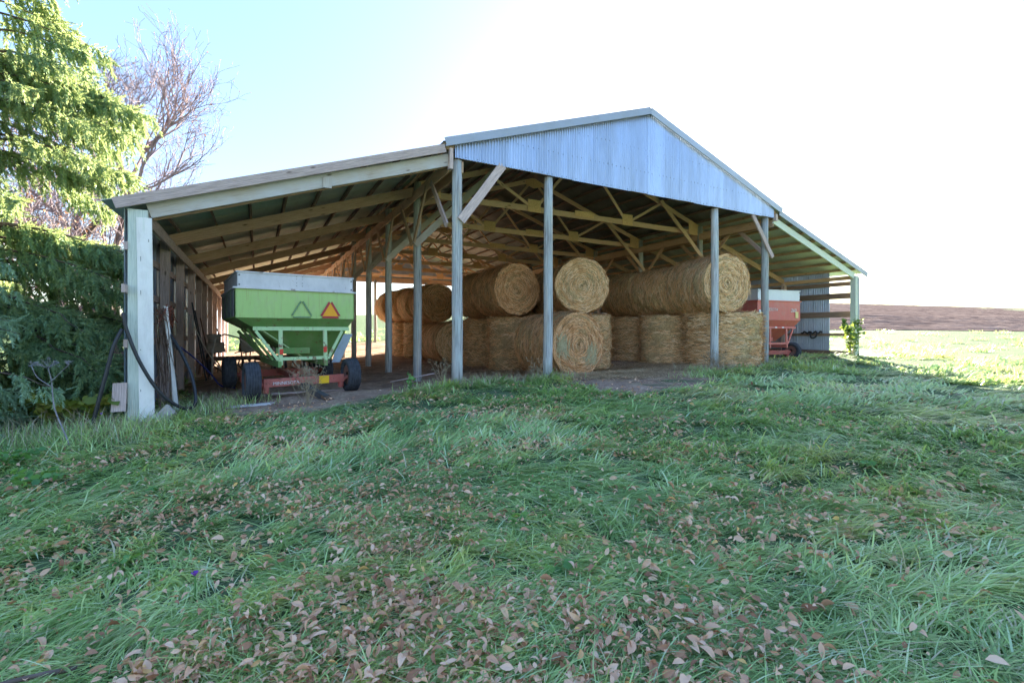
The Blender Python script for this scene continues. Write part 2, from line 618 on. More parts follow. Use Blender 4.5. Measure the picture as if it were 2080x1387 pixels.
M['sap_leaf'] = m_leaf('sapling_leaf', [(0, (.09, .20, .04)), (1, (.20, .30, .07))], .3, .5, None, .4, (.36, .42, .06))
M['rust_leaf'] = m_leaf('rust_leaf', [(0, (.26, .11, .05)), (1, (.45, .26, .13))], .4, .6)
M['needle_low'] = m_leaf('low_spruce_needles', [(0, (.24, .38, .25)), (.6, (.34, .50, .32)), (1, (.44, .60, .36))], .38, .5, None, .35, (.40, .52, .24), .7)
M['dirty_panel'] = m_paint('dirty_panel', (.15, .16, .16), (.34, .36, .36), (.05, .04, .035), .6, .52, .7, (9, 9, 1))
M['green_hay'] = m_leaf('green_hay', [(0, (.36, .30, .15)), (1, (.60, .52, .30))], .1)
M['purple'] = m_plain('thistle_purple', (.25, .08, .42), .7, 0, .2)


def m_ground():
    t = NT('ground')
    ob = t.mapping('Object')
    at = t.n('ShaderNodeAttribute', attribute_name='dirt')
    a = t.noise(ob, 1.5, 6, .65)
    b = t.noise(ob, 18, 5, .7)
    c = t.noise(ob, 90, 3, .6)
    turf = t.ramp(b, [(.3, (.07, .09, .05)), (.55, (.13, .18, .085)), (.75, (.22, .23, .13))])
    turf = t.mix(t.maprange(a, .4, .65, 0, .6), turf, (.12, .18, .07))
    soil = t.ramp(b, [(.28, (.22, .14, .095)), (.5, (.50, .34, .235)), (.75, (.68, .49, .34))])
    soil = t.mix(t.maprange(a, .40, .60, .75, 0), soil, (.26, .165, .115))
    soil = t.mix(t.maprange(c, .62, .72, 0, .7), soil, (.33, .26, .17))
    col = t.mix(at.outputs['Fac'], turf, soil)
    h = t.math('ADD', t.math('MULTIPLY', b, .7), t.math('MULTIPLY', c, .3))
    return t.done(t.principled(col, .95, 0, t.bump(h, 1.0, .05), 0.03).outputs[0])


def m_plow():
    t = NT('plowed_soil')
    ob = t.mapping('Object', (.35, 1, 1))
    a = t.noise(ob, .9, 7, .75)
    b = t.noise(t.mapping('Object', (.02, .16, 1)), 1.4, 4, .6)
    col = t.ramp(a, [(.32, (.06, .042, .038)), (.5, (.145, .110, .098)), (.7, (.24, .19, .165))])
    col = t.mix(t.maprange(b, .4, .65, 0, .5), col, (.105, .08, .072))
    return t.done(t.principled(col, 1.0, 0, t.bump(a, .6, .2), 0.0).outputs[0])


M['ground'] = m_ground()
M['plow'] = m_plow()

# ---------------------------------------------------------------- terrain
def axis(spans):
    out = []
    for a, b, st in spans:
        n = max(1, int(round((b - a) / st)))
        out.extend(np.linspace(a, b, n, endpoint=False))
    out.append(spans[-1][1])
    return np.array(out)


gx = axis([(-420, -120, 30), (-120, -30, 6), (-30, -9, .8), (-9, 9, .14), (9, 24, .3), (24, 60, 2), (60, 160, 8), (160, 560, 40)])
gy = axis([(-60, -8, 4), (-8, 0, .8), (0, 15, .14), (15, 26, .3), (26, 42, 1), (42, 110, 5), (110, 230, 10), (230, 700, 60)])
GX, GY = np.meshgrid(gx, gy)
GZ = zg(GX, GY)
nxg, nyg = len(gx), len(gy)
V = np.stack([GX.ravel(), GY.ravel(), GZ.ravel()], 1)
I = np.arange(nxg * nyg).reshape(nyg, nxg)
F = np.stack([I[:-1, :-1].ravel(), I[:-1, 1:].ravel(), I[1:, 1:].ravel(), I[1:, :-1].ravel()], 1)
DA = dirt_amount(GX, GY).ravel()
V[:, 2] += np.where((DA > .3) & (V[:, 1] < 24), RNG.normal(0, .010, len(V)) + .018 * wob(V[:, 0], V[:, 1], 6.1, 3), 0)
cen = V[F].mean(1)
is_dirt = DA[F].mean(1) > .55
for nm, sel in (('ground', ~is_dirt), ('dirt_floor', is_dirt)):
    f = F[sel]
    us, inv = np.unique(f, return_inverse=True)
    o = bpy.data.objects.new(nm, np_mesh(nm, V[us], inv.reshape(f.shape), M['ground'], True, {'dirt': DA[us]}))
    link(o)
    tag(o, kind='structure')

# plowed field: a rough sheet lying on the rising ground beyond the grass
px = axis([(10, 130, .9), (130, 420, 4)])
py = axis([(39.5, 70, .45), (70, 130, 1.2), (130, 226, 3)])
PX, PY = np.meshgrid(px, py)
PX = PX + (PY - 39.5) * .30
rough = RNG.normal(0, .034, PX.shape) + .05 * np.sin(PY * 2.1 + .4 * np.sin(PX * .2)) + .05 * wob(PX * .4, PY, 1.2)
edge = np.minimum(1, (PY - 39.5) / 1.5)
PY2 = PY + np.where(PY < 39.6, .5 * wob(PX, PY, .35), 0)
PZ = zg(PX, PY2) + .03 + edge * (.07 + rough * np.minimum(1.6, 1 + (PY - 40) / 90))
I = np.arange(PX.size).reshape(PX.shape)
F = np.stack([I[:-1, :-1].ravel(), I[:-1, 1:].ravel(), I[1:, 1:].ravel(), I[1:, :-1].ravel()], 1)
o = link(bpy.data.objects.new('plowed_field', np_mesh('plowed_field', np.stack([PX.ravel(), PY2.ravel(), PZ.ravel()], 1), F, M['plow'], False)))
tag(o, kind='structure')

# ---------------------------------------------------------------- the pole barn
barn = empty('pole_barn', (OX, OY, 0), BROT,
             'open fronted metal roofed pole barn with blue gable and two lean-to sides', 'barn')
W = 12.2
VB = 27.02
VK = [2.99 + 3.433 * k for k in range(8)]


def gl(u, v):
    x, y = W2(u, v)
    return float(zg(x, y))


def zmain(u): return 7.80 - .3375 * abs(u - 6.1)


def zleft(u): return 5.56 + .342 * (u + .25)


def zright(u): return 5.62 - .304 * (u - 12.35)


def part(mb, name, mat, label=None, smooth=False, parent=None):
    o = mb.build(name, M[mat], parent or barn, smooth)
    if label: o['label'] = label
    return o


# roof sheets: corrugations run down the slope
def roof_sheets(u0, u1, zf, v0, v1, mt='roof'):
    n = int(round((v1 - v0) / .70))
    per = .10
    for i in range(n):
        a = v0 + (v1 - v0) * i / n
        b = v0 + (v1 - v0) * (i + 1) / n + .15
        k = int((b - a) / (per / 4))
        lift = (i % 2) * .003 + random.uniform(0, .001)
        vs = np.linspace(a, b, k + 1)
        ph = np.cos(2 * np.pi * vs / per) * .017 + lift
        us = np.linspace(u0, u1, 4)
        VV = np.array([[u, v, zf(u) + p + (random.uniform(-.004, .004) if 0 < j < 3 else 0)] for j, u in enumerate(us) for v, p in zip(vs, ph)])
        m = k + 1
        FF = np.array([[j * m + q, j * m + q + 1, (j + 1) * m + q + 1, (j + 1) * m + q] for j in range(3) for q in range(k)])
        link(bpy.data.objects.new('roof_sheet', np_mesh('roof_sheet', VV, FF, M[mt], True)), barn)


V0R, V1R = -.16, VB + .2
roof_sheets(-.32, 6.1, zmain, V0R, V1R, 'roof_main')
roof_sheets(6.1, 12.66, zmain, V0R, V1R, 'roof_main')
roof_sheets(-6.42, -.12, zleft, V0R, V1R)
roof_sheets(12.02, 18.62, zright, V0R, V1R)
rc = MB()
for sgn in (-1, 1):
    rc.beam((6.1 + sgn * .12, V0R - .04, zmain(6.22) + .022), (6.1 + sgn * .12, V1R, zmain(6.22) + .022), .26, .008, up=(.3375 * sgn, 0, 1))
part(rc, 'ridge_cap', 'trim')

# purlins along the roof
def purlins(us, zf, slope, mat='dark_wood'):
    for u in us:
        b = MB()
        z = zf(u) - .062
        b.beam((u, -.02, z), (u, VB + .1, z), .05, .095, up=(-slope, 0, 1), wob_=.008)
        part(b, 'purlin', mat)


purlins([.25 + .64 * i for i in range(9)], zmain, .3375)
purlins([W - .25 - .64 * i for i in range(9)], zmain, -.3375)
purlins([-.55 - .74 * i for i in range(8)], zleft, .342)
purlins([12.75 + .74 * i for i in range(8)], zright, -.304, 'girder')

for u, z in ((-.2, 5.595), (W + .12, 5.63)):
    b = MB()
    b.beam((u, -.02, z), (u, VB + .1, z), .035, .21)
    part(b, 'eave_board', 'girder')

# trusses
def make_truss():
    def q(u): return 7.605 - .3375 * abs(u - 6.1)
    b = MB()
    b.beam((0.0, 0, 5.33), (6.1, 0, 5.33), .045, .19, wob_=.006)
    b.beam((6.11, 0, 5.335), (W, 0, 5.33), .045, .19, wob_=.006)
    b.beam((-.02, -.002, q(-.02) - .01), (6.1, -.002, q(6.1)), .042, .17, wob_=.005)
    b.beam((W + .02, .002, q(W) - .01), (6.1, .002, q(6.1)), .042, .17, wob_=.005)
    t = part(b, 'truss', 'truss')
    for (a, c) in (((4.0, 5.36), (2.25, q(2.25))), ((4.1, 5.36), (6.0, q(6.0) - .05)), ((8.1, 5.36), (6.2, q(6.2) - .05)), ((8.2, 5.36), (9.95, q(9.95)))):
        d = MB()
        d.beam((a[0], -.035, a[1]), (c[0], -.035, c[1]), .04, .095, up=(0, 1, 0) if False else (1, 0, .3), wob_=.004)
        part(d, 'web', 'truss', parent=t)
    def gus(pts, y=-.062):
        g = MB()
        f = [(x, y, z) for x, z in pts]
        k = [(x, y + .014, z) for x, z in pts]
        n = len(pts)
        g.face(f, [(x, z) for x, z in pts])
        g.face(list(reversed(k)), [(x, z) for x, z in reversed(pts)])
        for i in range(n):
            j = (i + 1) % n
            g.face([f[j], f[i], k[i], k[j]], [(0, 0), (1, 0), (1, .1), (0, .1)])
        part(g, 'gusset_plate', 'osb', parent=t)
    gus([(3.8, 5.225), (4.3, 5.225), (4.3, 5.64), (3.8, 5.64)])
    gus([(7.9, 5.225), (8.4, 5.225), (8.4, 5.64), (7.9, 5.64)])
    gus([(5.72, 5.30), (6.55, 5.30), (6.55, 5.50), (5.72, 5.50)])
    gus([(-.03, 5.225), (.75, 5.225), (.75, 5.78), (.62, 5.80), (-.03, 5.58)])
    gus([(W + .03, 5.225), (W - .75, 5.225), (W - .75, 5.78), (W - .62, 5.80), (W + .03, 5.58)])
    gus([(5.72, 7.36), (6.1, 7.24), (6.48, 7.36), (6.48, 7.53), (6.1, 7.66), (5.72, 7.53)])
    return t


tr0 = make_truss()
for v in VK:
    t = tr0 if v == VK[0] else copy_tree(tr0, barn)
    t.location = (0, v + .09, 0)


# posts
def round_post(u, v, top, r=.112, name='post', mat='post', label=None):
    b = MB()
    g = gl(u, v) - .35
    n = 7
    b.tube([(u + random.gauss(0, .006), v + random.gauss(0, .006), g + (top - g) * i / n) for i in range(n + 1)],
           [r * (1.08 - .12 * i / n) for i in range(n + 1)], 14, lump=.012)
    return part(b, name, mat, label, True)


for u, r in ((.1, .125), (2.69, .118), (9.27, .12), (11.95, .122)):
    round_post(u, .08, 5.31, r)
for k, v in enumerate(VK):
    if k < 7:
        round_post(.02, v, 5.6, .115)
        round_post(12.08, v, 5.6, .115)
for u in (.02, 4.0, 8.1, 12.08):
    round_post(u, VB - .12, 5.25, .11)

# girders under the eaves
for u, s in ((.0, 1), (W - .1, -1)):
    for k in (-1, 1):
        b = MB()
        b.beam((u + .05 + k * .15, -.02, 5.15), (u + .05 + k * .15, VB, 5.15), .045, .26, wob_=.012)
        part(b, 'girder', 'girder')
# V braces on every row post, down the length of the barn
for u, mt in ((-.12, 'girder'), (12.3, 'girder')):
    for k, v in enumerate([.1] + VK[:7]):
        for s in (-1, 1):
            if k == 0 and s == -1: continue
            b = MB()
            b.beam((u, v + s * .09, 3.78 if u < 1 else 3.95), (u, v + s * 1.25, 5.12), .045, .14, up=(0, -s, 1))
            part(b, 'knee_brace', 'gray_wood' if k == 0 else mt)
# knee braces in the frames, from post up to the top chord
for k, v in enumerate(VK[:7]):
    for s in (-1, 1):
        b = MB()
        a = (-.10, 3.74) if s < 0 else (W + .02, 4.1)
        c = (2.55, 6.36) if s < 0 else (9.80, 6.36)
        b.beam((a[0], v - .17, a[1]), (c[0], v - .05, c[1]), .045, .19 if s < 0 else .15, up=(-1 * -s, 0, 1), wob_=.006)
        part(b, 'knee_brace', 'truss' if s > 0 else 'light_wood')
# braces on the front
b = MB()
b.beam((.13, -.085, 3.86), (1.26, -.06, 5.36), .05, .21, up=(-1, 0, 1), wob_=.003)
part(b, 'knee_brace', 'gray_wood', 'broad weathered brace between front post and gable bottom')
b = MB()
b.beam((12.15, -.09, 3.90), (11.08, -.05, 5.31), .05, .16, up=(1, 0, 1), wob_=.003)
part(b, 'knee_brace', 'gray_wood')

for s_ in (-1, 1):
    for v in (-.03, VB + .03):
        b = MB()
        b.beam((6.1 + s_ * 6.35, v, zmain(6.1 + 6.35) - .085), (6.1 + s_ * .02, v, zmain(6.12) - .085), .05, .19)
        part(b, 'rake_board', 'girder')
# gable wall of upright corrugated sheets (front), and the one at the back
def prof(t):
    # wide flats with narrow raised ribs
    c = math.cos(2 * math.pi * t)
    return .018 * math.copysign(abs(c) ** .6, c)


def gable(vpos, mat, zb):
    n = 18
    per = .0765
    for i in range(n):
        a = W * i / n - .02
        c = W * (i + 1) / n + (.02 if i == n - 1 else .012)
        k = int((c - a) / (per / 8))
        us = np.linspace(a, c, k + 1)
        lift = -.003 * (i % 2)
        rows = 6
        VV = []
        jt = random.uniform(-.012, .012)
        for j in range(rows + 1):
            for u in us:
                zt = zmain(min(max(u, 0), W)) - .045
                z = zb + jt + (zt - zb - jt) * j / rows
                VV.append((u, vpos + lift + prof(u / per) + .003 * math.sin(3 * u + 2.2 * z), z))
        m = k + 1
        FF = np.array([[j * m + q, j * m + q + 1, (j + 1) * m + q + 1, (j + 1) * m + q] for j in range(rows) for q in range(k)])
        link(bpy.data.objects.new('siding_sheet', np_mesh('siding_sheet', np.array(VV), FF, M[mat], True)), barn)


gable(-.082, 'gable', 5.315)
gable(VB + .08, 'gable', 5.30)
for v in (-.03, VB + .02):
    b = MB()
    b.beam((.03, v, 5.42), (W - .03, v, 5.42), .045, .17, wob_=.004)
    part(b, 'girt', 'girder')
b = MB()
b.beam((.03, VB - .02, 5.20), (W - .03, VB - .02, 5.20), .045, .2, wob_=.01)
part(b, 'girt', 'rafter')
b = MB()
for z, u0, u1 in ((5.36, .1, 12.1), (5.95, .9, 11.3), (6.6, 2.8, 9.4)):
    u = u0
    while u < u1:
        b.tube([(u, -.106, z + random.gauss(0, .012)), (u, -.094, z)], [.008, .008], 5)
        u += .153 + random.choice((0, 0, .153))
o = part(b, 'screws', 'screw')
o['kind'] = 'stuff'


# rake trims and fascia boards
def rake(u0, z0, u1, z1, v, h, name, mat, lip=True, wobv=0):
    b = MB()
    dz = Vector((u1 - u0, 0, z1 - z0)).normalized()
    up = Vector((-dz.z, 0, dz.x))
    if up.z < 0: up = -up
    b.beam((u0, v, z0), (u1, v, z1), .012 if lip else .04, h, up=(0, 0, 1), wob_=wobv)
    if lip:
        b.beam((u0, v + .035, z0 + h / 2 + .008), (u1, v + .035, z1 + h / 2 + .008), .08, .008, up=(0, 0, 1))
        b.beam((u0, v + .012, z0 - h / 2 + .01), (u1, v + .012, z1 - h / 2 + .01), .028, .028, up=(0, 0, 1))
    return part(b, name, mat)


rake(-.29, 5.60, 6.12, 7.76, -.195, .19, 'rake_trim', 'trim')
rake(12.56, 5.585, 6.13, 7.755, -.192, .19, 'rake_trim', 'trim')
rake(-6.24, 3.415, -.30, 5.455, -.18, .185, 'fascia_board', 'gray_wood', False, .003)
rake(18.55, 3.63, 12.42, 5.51, -.18, .17, 'rake_trim', 'trim')
b = MB(); b.beam((-5.79, -.02, 3.375), (-.12, -.02, 5.275), .045, .27, wob_=.006)
part(b, 'rafter', 'light_wood')
b = MB(); b.beam((-5.79, .16, 3.36), (-.12, .16, 5.27), .045, .26, wob_=.006)
part(b, 'rafter', 'rafter')
b = MB(); b.beam((-2.83, -.06, 4.20), (-2.83, -.06, 4.42), .03, .17, up=(1, 0, 0))
part(b, 'splice_block', 'light_wood')
b = MB(); b.beam((-.13, -.09, 5.02), (-.13, -.09, 5.50), .13, .09, up=(1, 0, 0), jit=.006)
part(b, 'corner_block', 'gray_wood')
b = MB(); b.beam((12.33, -.09, 5.22), (12.33, -.09, 5.46), .10, .1, up=(1, 0, 0))
part(b, 'corner_block', 'gray_wood')
b = MB(); b.beam((17.78, -.02, 3.56), (12.30, -.02, 5.26), .05, .24, wob_=.005)
part(b, 'rafter', 'pale_post')
for v in VK:
    b = MB(); b.beam((-5.98, v + .05, 3.32), (.05, v + .05, 5.36), .045, .26, wob_=.008)
    part(b, 'rafter', 'rafter')
    b = MB(); b.beam((17.95, v + .05, 3.58), (12.05, v + .05, 5.42), .045, .22, wob_=.008)
    part(b, 'rafter', 'girder')

# left side wall: square posts, girts outside them, sheets outside those
b = MB(); b.beam((-5.93, -.02, gl(-5.9, 0) - .4), (-5.93, -.02, 3.36), .28, .18, up=(0, 1, 0), jit=.004)
part(b, 'corner_post', 'pale_post')
b = MB(); b.beam((-5.79, -.135, gl(-5.9, -.1) - .3), (-5.835, -.135, 3.22), .215, .035, up=(0, 1, 0), wob_=.004)
part(b, 'corner_board', 'white_paint', 'white painted board nailed up the corner post')
b = MB()
for z in (2.85, 2.45, 1.85, .9, .25):
    for du in (random.choice((-.06, .05)),):
        b.tube([(-5.82 + du, -.158, z + random.uniform(-.1, .1)), (-5.82 + du, -.150, z)], [.004, .004], 5)
part(b, 'screws', 'screw')['kind'] = 'stuff'
LW = [2.85, 5.25, 7.7, 9.9, 11.9, 14.5, 17.2, 20.3, 23.6, 26.9]
for v in LW:
    b = MB(); b.beam((-5.96, v, gl(-5.96, v) - .3), (-5.96, v, 2.62), .17, .17, up=(0, 1, 0), jit=.006)
    part(b, 'wall_post', 'gray_wood')
    b = MB(); b.beam((-5.955, v, 2.62), (-5.955, v, 3.3), .18, .185, up=(0, 1, 0), jit=.004)
    part(b, 'post_block', 'gray_wood')
b = MB(); b.beam((-5.80, .0, 3.22), (-5.86, VB, 3.12), .045, .22, wob_=.02)
part(b, 'wall_plate', 'gray_wood')
for z, e in ((2.72, .08), (1.97, .26), (1.03, .12), (.1, .05)):
    b = MB(); b.beam((-6.09, -.05 - e, z), (-6.09, VB, z - .05), .05, .14 if z > .5 else .22, wob_=.012)
    part(b, 'girt', 'gray_wood')
b = MB(); b.beam((-6.16, -.24, -.12), (-6.16, -.18, .36), .20, .05, up=(0, 1, 0), jit=.01)
part(b, 'nailed_block', 'gray_wood')


def wall_sheets(u, v0, v1, z0, z1, mat, n, skip=()):
    per = .076
    for i in range(n):
        if i in skip: continue
        a = v0 + (v1 - v0) * i / n
        c = v0 + (v1 - v0) * (i + 1) / n + .02
        k = int((c - a) / (per / 4))
        vs = np.linspace(a, c, k + 1)
        VV = np.array([(u + .017 * math.cos(2 * math.pi * v / per) + .003 * (i % 2) + random.uniform(-.002, .002), v, z) for z in (z0 + random.uniform(-.03, .03), (z0 + z1) / 2, z1) for v in vs])
        m = k + 1
        FF = np.array([[j * m + q, j * m + q + 1, (j + 1) * m + q + 1, (j + 1) * m + q] for j in range(2) for q in range(k)])
        link(bpy.data.objects.new('wall_sheet', np_mesh('wall_sheet', VV, FF, M[mat], True)), barn)


wall_sheets(-6.13, .02, VB, -.35, 3.38, 'wall', 40)
# right side wall: first metre open, sheets behind
b = MB(); b.beam((17.86, .0, gl(17.86, 0) - .4), (17.86, .0, 3.56), .20, .20, up=(0, 1, 0), jit=.003)
part(b, 'corner_post', 'pale_post')
b = MB(); b.beam((17.985, -.02, gl(17.9, 0) - .1), (17.985, -.02, 3.5), .03, .22, up=(0, 1, 0))
part(b, 'corner_trim', 'galv')
for v in VK[:7] + [VB - .1]:
    b = MB(); b.beam((17.88, v, gl(17.9, v) - .3), (17.88, v, 3.5), .16, .16, up=(0, 1, 0))
    part(b, 'wall_post', 'gray_wood')
for z, h in ((3.27, .17), (2.76, .24), (1.97, .25), (1.10, .12), (.31, .2)):
    b = MB(); b.beam((17.99, -.04, z), (17.99, VB, z + .03), .045, h, wob_=.01)
    part(b, 'girt', 'dark_wood')
wall_sheets(18.05, 1.06, VB, .28, 3.83, 'wall', 38)
b = MB(); b.beam((17.86, -.0, 3.50), (17.86, VB, 3.50), .045, .16, wob_=.01)
part(b, 'wall_plate', 'girder')

# ---------------------------------------------------------------- round straw bales
def bale_body(rad, L, seed):
    r = np.random.default_rng(seed)
    n, m = 72, 22
    V, F = [], []
    prof = [(-.5, .02)] + [(-.5, t) for t in (.15, .3, .45, .6, .75, .88)] + [(-.485, .955)]
    prof = prof + [(-.46 + .92 * i / (m - 1), .985) for i in range(m)] + [(-q[0], q[1]) for q in reversed(prof)]
    P = len(prof)
    ph = r.uniform(0, 6, 8)
    th = np.arange(n) * 2 * np.pi / n
    for i, (h, q) in enumerate(prof):
        lump = (.016 + .022 * r.random()) * np.sin(2 * th + ph[5]) + .022 * np.sin(3 * th + ph[0] + 4 * h) + .014 * np.sin(7 * th + ph[1] - 9 * h) + r.normal(0, .010, n)
        band = .020 * math.sin(h * 34 + ph[2]) + .016 * math.sin(h * 61 + ph[3]) - .05 * max(0, abs(h) - .40) * 8
        rr = rad * q * (1 + lump + (band if abs(h) < .48 else 0))
        hh = L * h + (r.normal(0, .012, n) + .025 * np.sin(2 * th + ph[4]) + (.03 * math.sin(q * 26) * (abs(h) > .49))) * (1 if abs(h) > .47 else .3)
        V.append(np.stack([rr * np.cos(th), hh, rr * np.sin(th)], 1))
    V = np.concatenate(V)
    for i in range(P - 1):
        for k in range(n):
            F.append((i * n + k, i * n + (k + 1) % n, (i + 1) * n + (k + 1) % n, (i + 1) * n + k))
    me = np_mesh('bale', V, np.array(F), M['bale'], True)
    return me


def bale_straw(rad, L, seed, N=7500, wild=1.0):
    r = np.random.default_rng(seed + 50)
    nf = int(N * .36)
    ns = N - nf
    # straws on the curved side
    th = r.uniform(0, 2 * np.pi, ns)
    h = r.uniform(-.5, .5, ns) * L
    le = r.gamma(4, .045, ns).clip(.06, .5)
    wd = r.uniform(.007, .017, ns)
    skew = r.normal(0, .42, ns)
    lift = np.abs(r.normal(0, .012, ns)) * wild
    fly = r.random(ns) < .13 * wild
    lift = np.where(fly, r.uniform(.03, .15, ns), lift)
    edge_ = (np.abs(h) > .44 * L) & (r.random(ns) < .5)
    wd = np.where(fly, wd * 1.15, wd * .85)
    le = np.where(fly, le * 1.2, le)
    skew = np.where(edge_, r.normal(0, 1.1, ns), skew)
    clump = .02 * np.sin(9 * th + 5 * h + seed) + .02 * np.sin(23 * h / L + 3 * th)
    pts = []
    for t in (-.5, 0, .5):
        a = th + t * le * np.cos(skew) / rad
        rr = rad * .985 + .012 + clump + np.where(t > 0, lift, lift * .3 + .004)
        hh = h + t * le * np.sin(skew)
        pts.append(np.stack([rr * np.cos(a), hh, rr * np.sin(a)], 1))
    side = np.stack([np.zeros(ns), np.ones(ns), np.zeros(ns)], 1) * wd[:, None] / 2
    VS = np.stack([pts[0] - side, pts[0] + side, pts[1] - side, pts[1] + side, pts[2] - side * .4, pts[2] + side * .4], 1)
    # straws on the flat ends, wound in rings
    q = np.sqrt(r.uniform(.002, 1, nf)) * rad * .97
    th = r.uniform(0, 2 * np.pi, nf)
    sg = r.choice((-1, 1), nf)
    le = r.gamma(4, .042, nf).clip(.05, .4)
    sw = r.normal(0, .55, nf)
    pts = []
    nrm = []
    for t in (-.5, 0, .5):
        a = th + t * le / np.maximum(q, .12)
        rr = q + t * le * np.sin(sw) * .5
        hh = sg * (L / 2 + .012 + np.abs(r.normal(0, .022, nf)) + .018 * np.sin(q * 26 + th))
        pts.append(np.stack([rr * np.cos(a), hh, rr * np.sin(a)], 1))
        nrm.append(np.stack([np.cos(a), np.zeros(nf), np.sin(a)], 1))
    wd = r.uniform(.006, .016, nf)[:, None] / 2
    VF = np.stack([pts[0] - nrm[0] * wd, pts[0] + nrm[0] * wd, pts[1] - nrm[1] * wd, pts[1] + nrm[1] * wd, pts[2] - nrm[2] * wd * .4, pts[2] + nrm[2] * wd * .4], 1)
    VV = np.concatenate([VS, VF]).reshape(-1, 3)
    b = (np.arange(N) * 6)[:, None]
    FF = np.concatenate([b + np.array([[0, 1, 3, 2]]), b + np.array([[2, 3, 5, 4]])], 0)
    return np_mesh('straws', VV, FF, M['straw'])


BR, BL = .95, 1.86
BM = [(bale_body(BR, BL, s), bale_straw(BR, BL, s, 14000 if s < 2 else 8000, 1.1 if s else 1.8)) for s in range(6)]


def bale(x, y, z, yaw, stand, var, tint, label, sx=1.0, sl=1.0, roll=0.0, name='round_bale'):
    """yaw: heading of the roll's axis, degrees right of straight ahead"""
    o = bpy.data.objects.new(name, BM[var][0])
    o.location = (x, y, z)
    a = -R(yaw)
    m = Matrix.Rotation(a, 4, 'Z')
    if stand: m = m @ Matrix.Rotation(R(90), 4, 'X')
    m = m @ Matrix.Rotation(roll, 4, 'Y')
    o.rotation_euler = m.to_euler()
    o.scale = (sx, sl, sx)
    link(o)
    tag(o, label, 'bale', 'round straw bales stacked under the barn roof')
    o['tint'] = tint
    c = bpy.data.objects.new('loose_straw', BM[var][1])
    link(c, o)
    c['kind'] = 'stuff'
    c['tint'] = tint
    return o


lying = bale(1.46, 15.06, .84, -30, False, 1, .25, 'grayish bale lying on its side on the dirt in front of the stacks', 1.05, 1.14, .3)
n = 420
k_ = RNG.integers(0, 2, n)
a_ = np.where(k_ == 0, RNG.normal(.25, .28, n), RNG.normal(2.75, .25, n))
q_ = RNG.normal(.58, .10, n)
l_ = RNG.uniform(.04, .10, n)
c_ = np.stack([q_ * np.cos(a_), np.full(n, -BL / 2 - .045) - RNG.random(n) * .02, -q_ * np.sin(a_)], 1)
d_ = np.stack([-np.sin(a_), np.zeros(n), -np.cos(a_)], 1) * l_[:, None] + RNG.normal(0, .02, (n, 3)) * [1, .2, 1]
w_ = np.stack([np.cos(a_), np.zeros(n), -np.sin(a_)], 1) * .008
gv = np.stack([c_ - d_ - w_, c_ - d_ + w_, c_ + d_ + w_, c_ + d_ - w_], 1).reshape(-1, 3)
gp = link(bpy.data.objects.new('green_patch', np_mesh('green_patch', gv, np.arange(n * 4).reshape(n, 4), M['green_hay'])), lying)
tag(gp, 'dull green hay patches on the round end', kind='stuff')
bale(7.67, 17.0, .93, 0, True, 0, 1.0, 'wide golden bale standing on end behind the round post nearest the red wagon', 1.30, 1.02)
bale(6.0, 18.4, .90, 20, True, 2, .75, 'standing bale just left of the wide golden bale in the right bottom row', 1.0, 1.02)
bale(5.2, 20.1, .88, 50, True, 4, .65, 'third standing bale of the bottom row, a strip showing beside the middle stack', 1.0, 1.02)
bale(4.3, 21.9, .86, 10, True, 2, .6, 'standing bale deepest in the right bottom row, almost hidden')
bale(6.98, 16.74, 2.87, -19, False, 0, 1.0, 'shaggy golden roll on top of the right stack, spiral end facing out', 1.06, 1.0, 1.0)
bale(6.02, 18.62, 2.80, -29, False, 1, .85, 'second golden roll on the right stack, lying behind the shaggy front one', .98, .98, 2.0)
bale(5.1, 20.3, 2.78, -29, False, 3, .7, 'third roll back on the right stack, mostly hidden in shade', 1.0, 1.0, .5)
bale(2.29, 16.78, 2.79, -5, False, 1, .95, 'pale yellow roll lying on top in the middle, its round end turned straight out', 1.0, 1.0, .7)
bale(2.61, 16.95, .86, 0, True, 3, .8, 'standing bale under the pale yellow middle roll, half behind the lying bale', 1.0, 1.02)
bale(1.75, 18.7, 2.74, -18, False, 2, .5, 'roll behind the pale yellow middle roll, only its top left side showing')
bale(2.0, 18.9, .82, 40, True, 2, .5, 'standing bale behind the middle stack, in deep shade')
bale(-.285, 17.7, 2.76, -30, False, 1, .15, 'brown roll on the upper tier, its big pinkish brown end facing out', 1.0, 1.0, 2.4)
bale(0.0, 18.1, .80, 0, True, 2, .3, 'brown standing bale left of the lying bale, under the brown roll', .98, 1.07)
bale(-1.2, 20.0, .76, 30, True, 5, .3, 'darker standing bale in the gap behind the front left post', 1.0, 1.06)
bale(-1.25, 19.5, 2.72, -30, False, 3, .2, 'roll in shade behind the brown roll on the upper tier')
bale(-2.9, 21.9, .74, -24, False, 0, .85, 'greenish yellow bale lying on its side on the floor, left of the standing bales', 1.0, 1.0, 1.4)
bale(-3.75, 23.9, .74, -30, False, 2, .6, 'bale lying behind the greenish yellow one on the floor')
bale(-4.07, 24.0, 2.66, -28, False, 3, .5, 'top roll with a dark shaded end at the front of the left rear row', 1.0, 1.0, .4)
for (u, v, st, lb) in ((3.6, 14.6, 0, 'second top roll in the left rear row'), (3.45, 16.5, 0, 'third top roll in the left rear row, amber in the light'),
                       (3.25, 18.4, 0, 'farthest top roll, its rounded back against the bright opening'),
                       (3.8, 14.5, 1, 'standing bale under the second top roll of the left rear row'),
                       (3.7, 16.4, 1, 'amber standing bale under the third top roll of the left rear row'),
                       (3.75, 18.0, 1, 'last standing bale at the far end of the left rear row')):
    x, y = W2(u, v)
    bale(x, y, .80 if st else 2.72, -28, bool(st), 2 + int(v * 7) % 4, .7, lb, 1, 1, v)

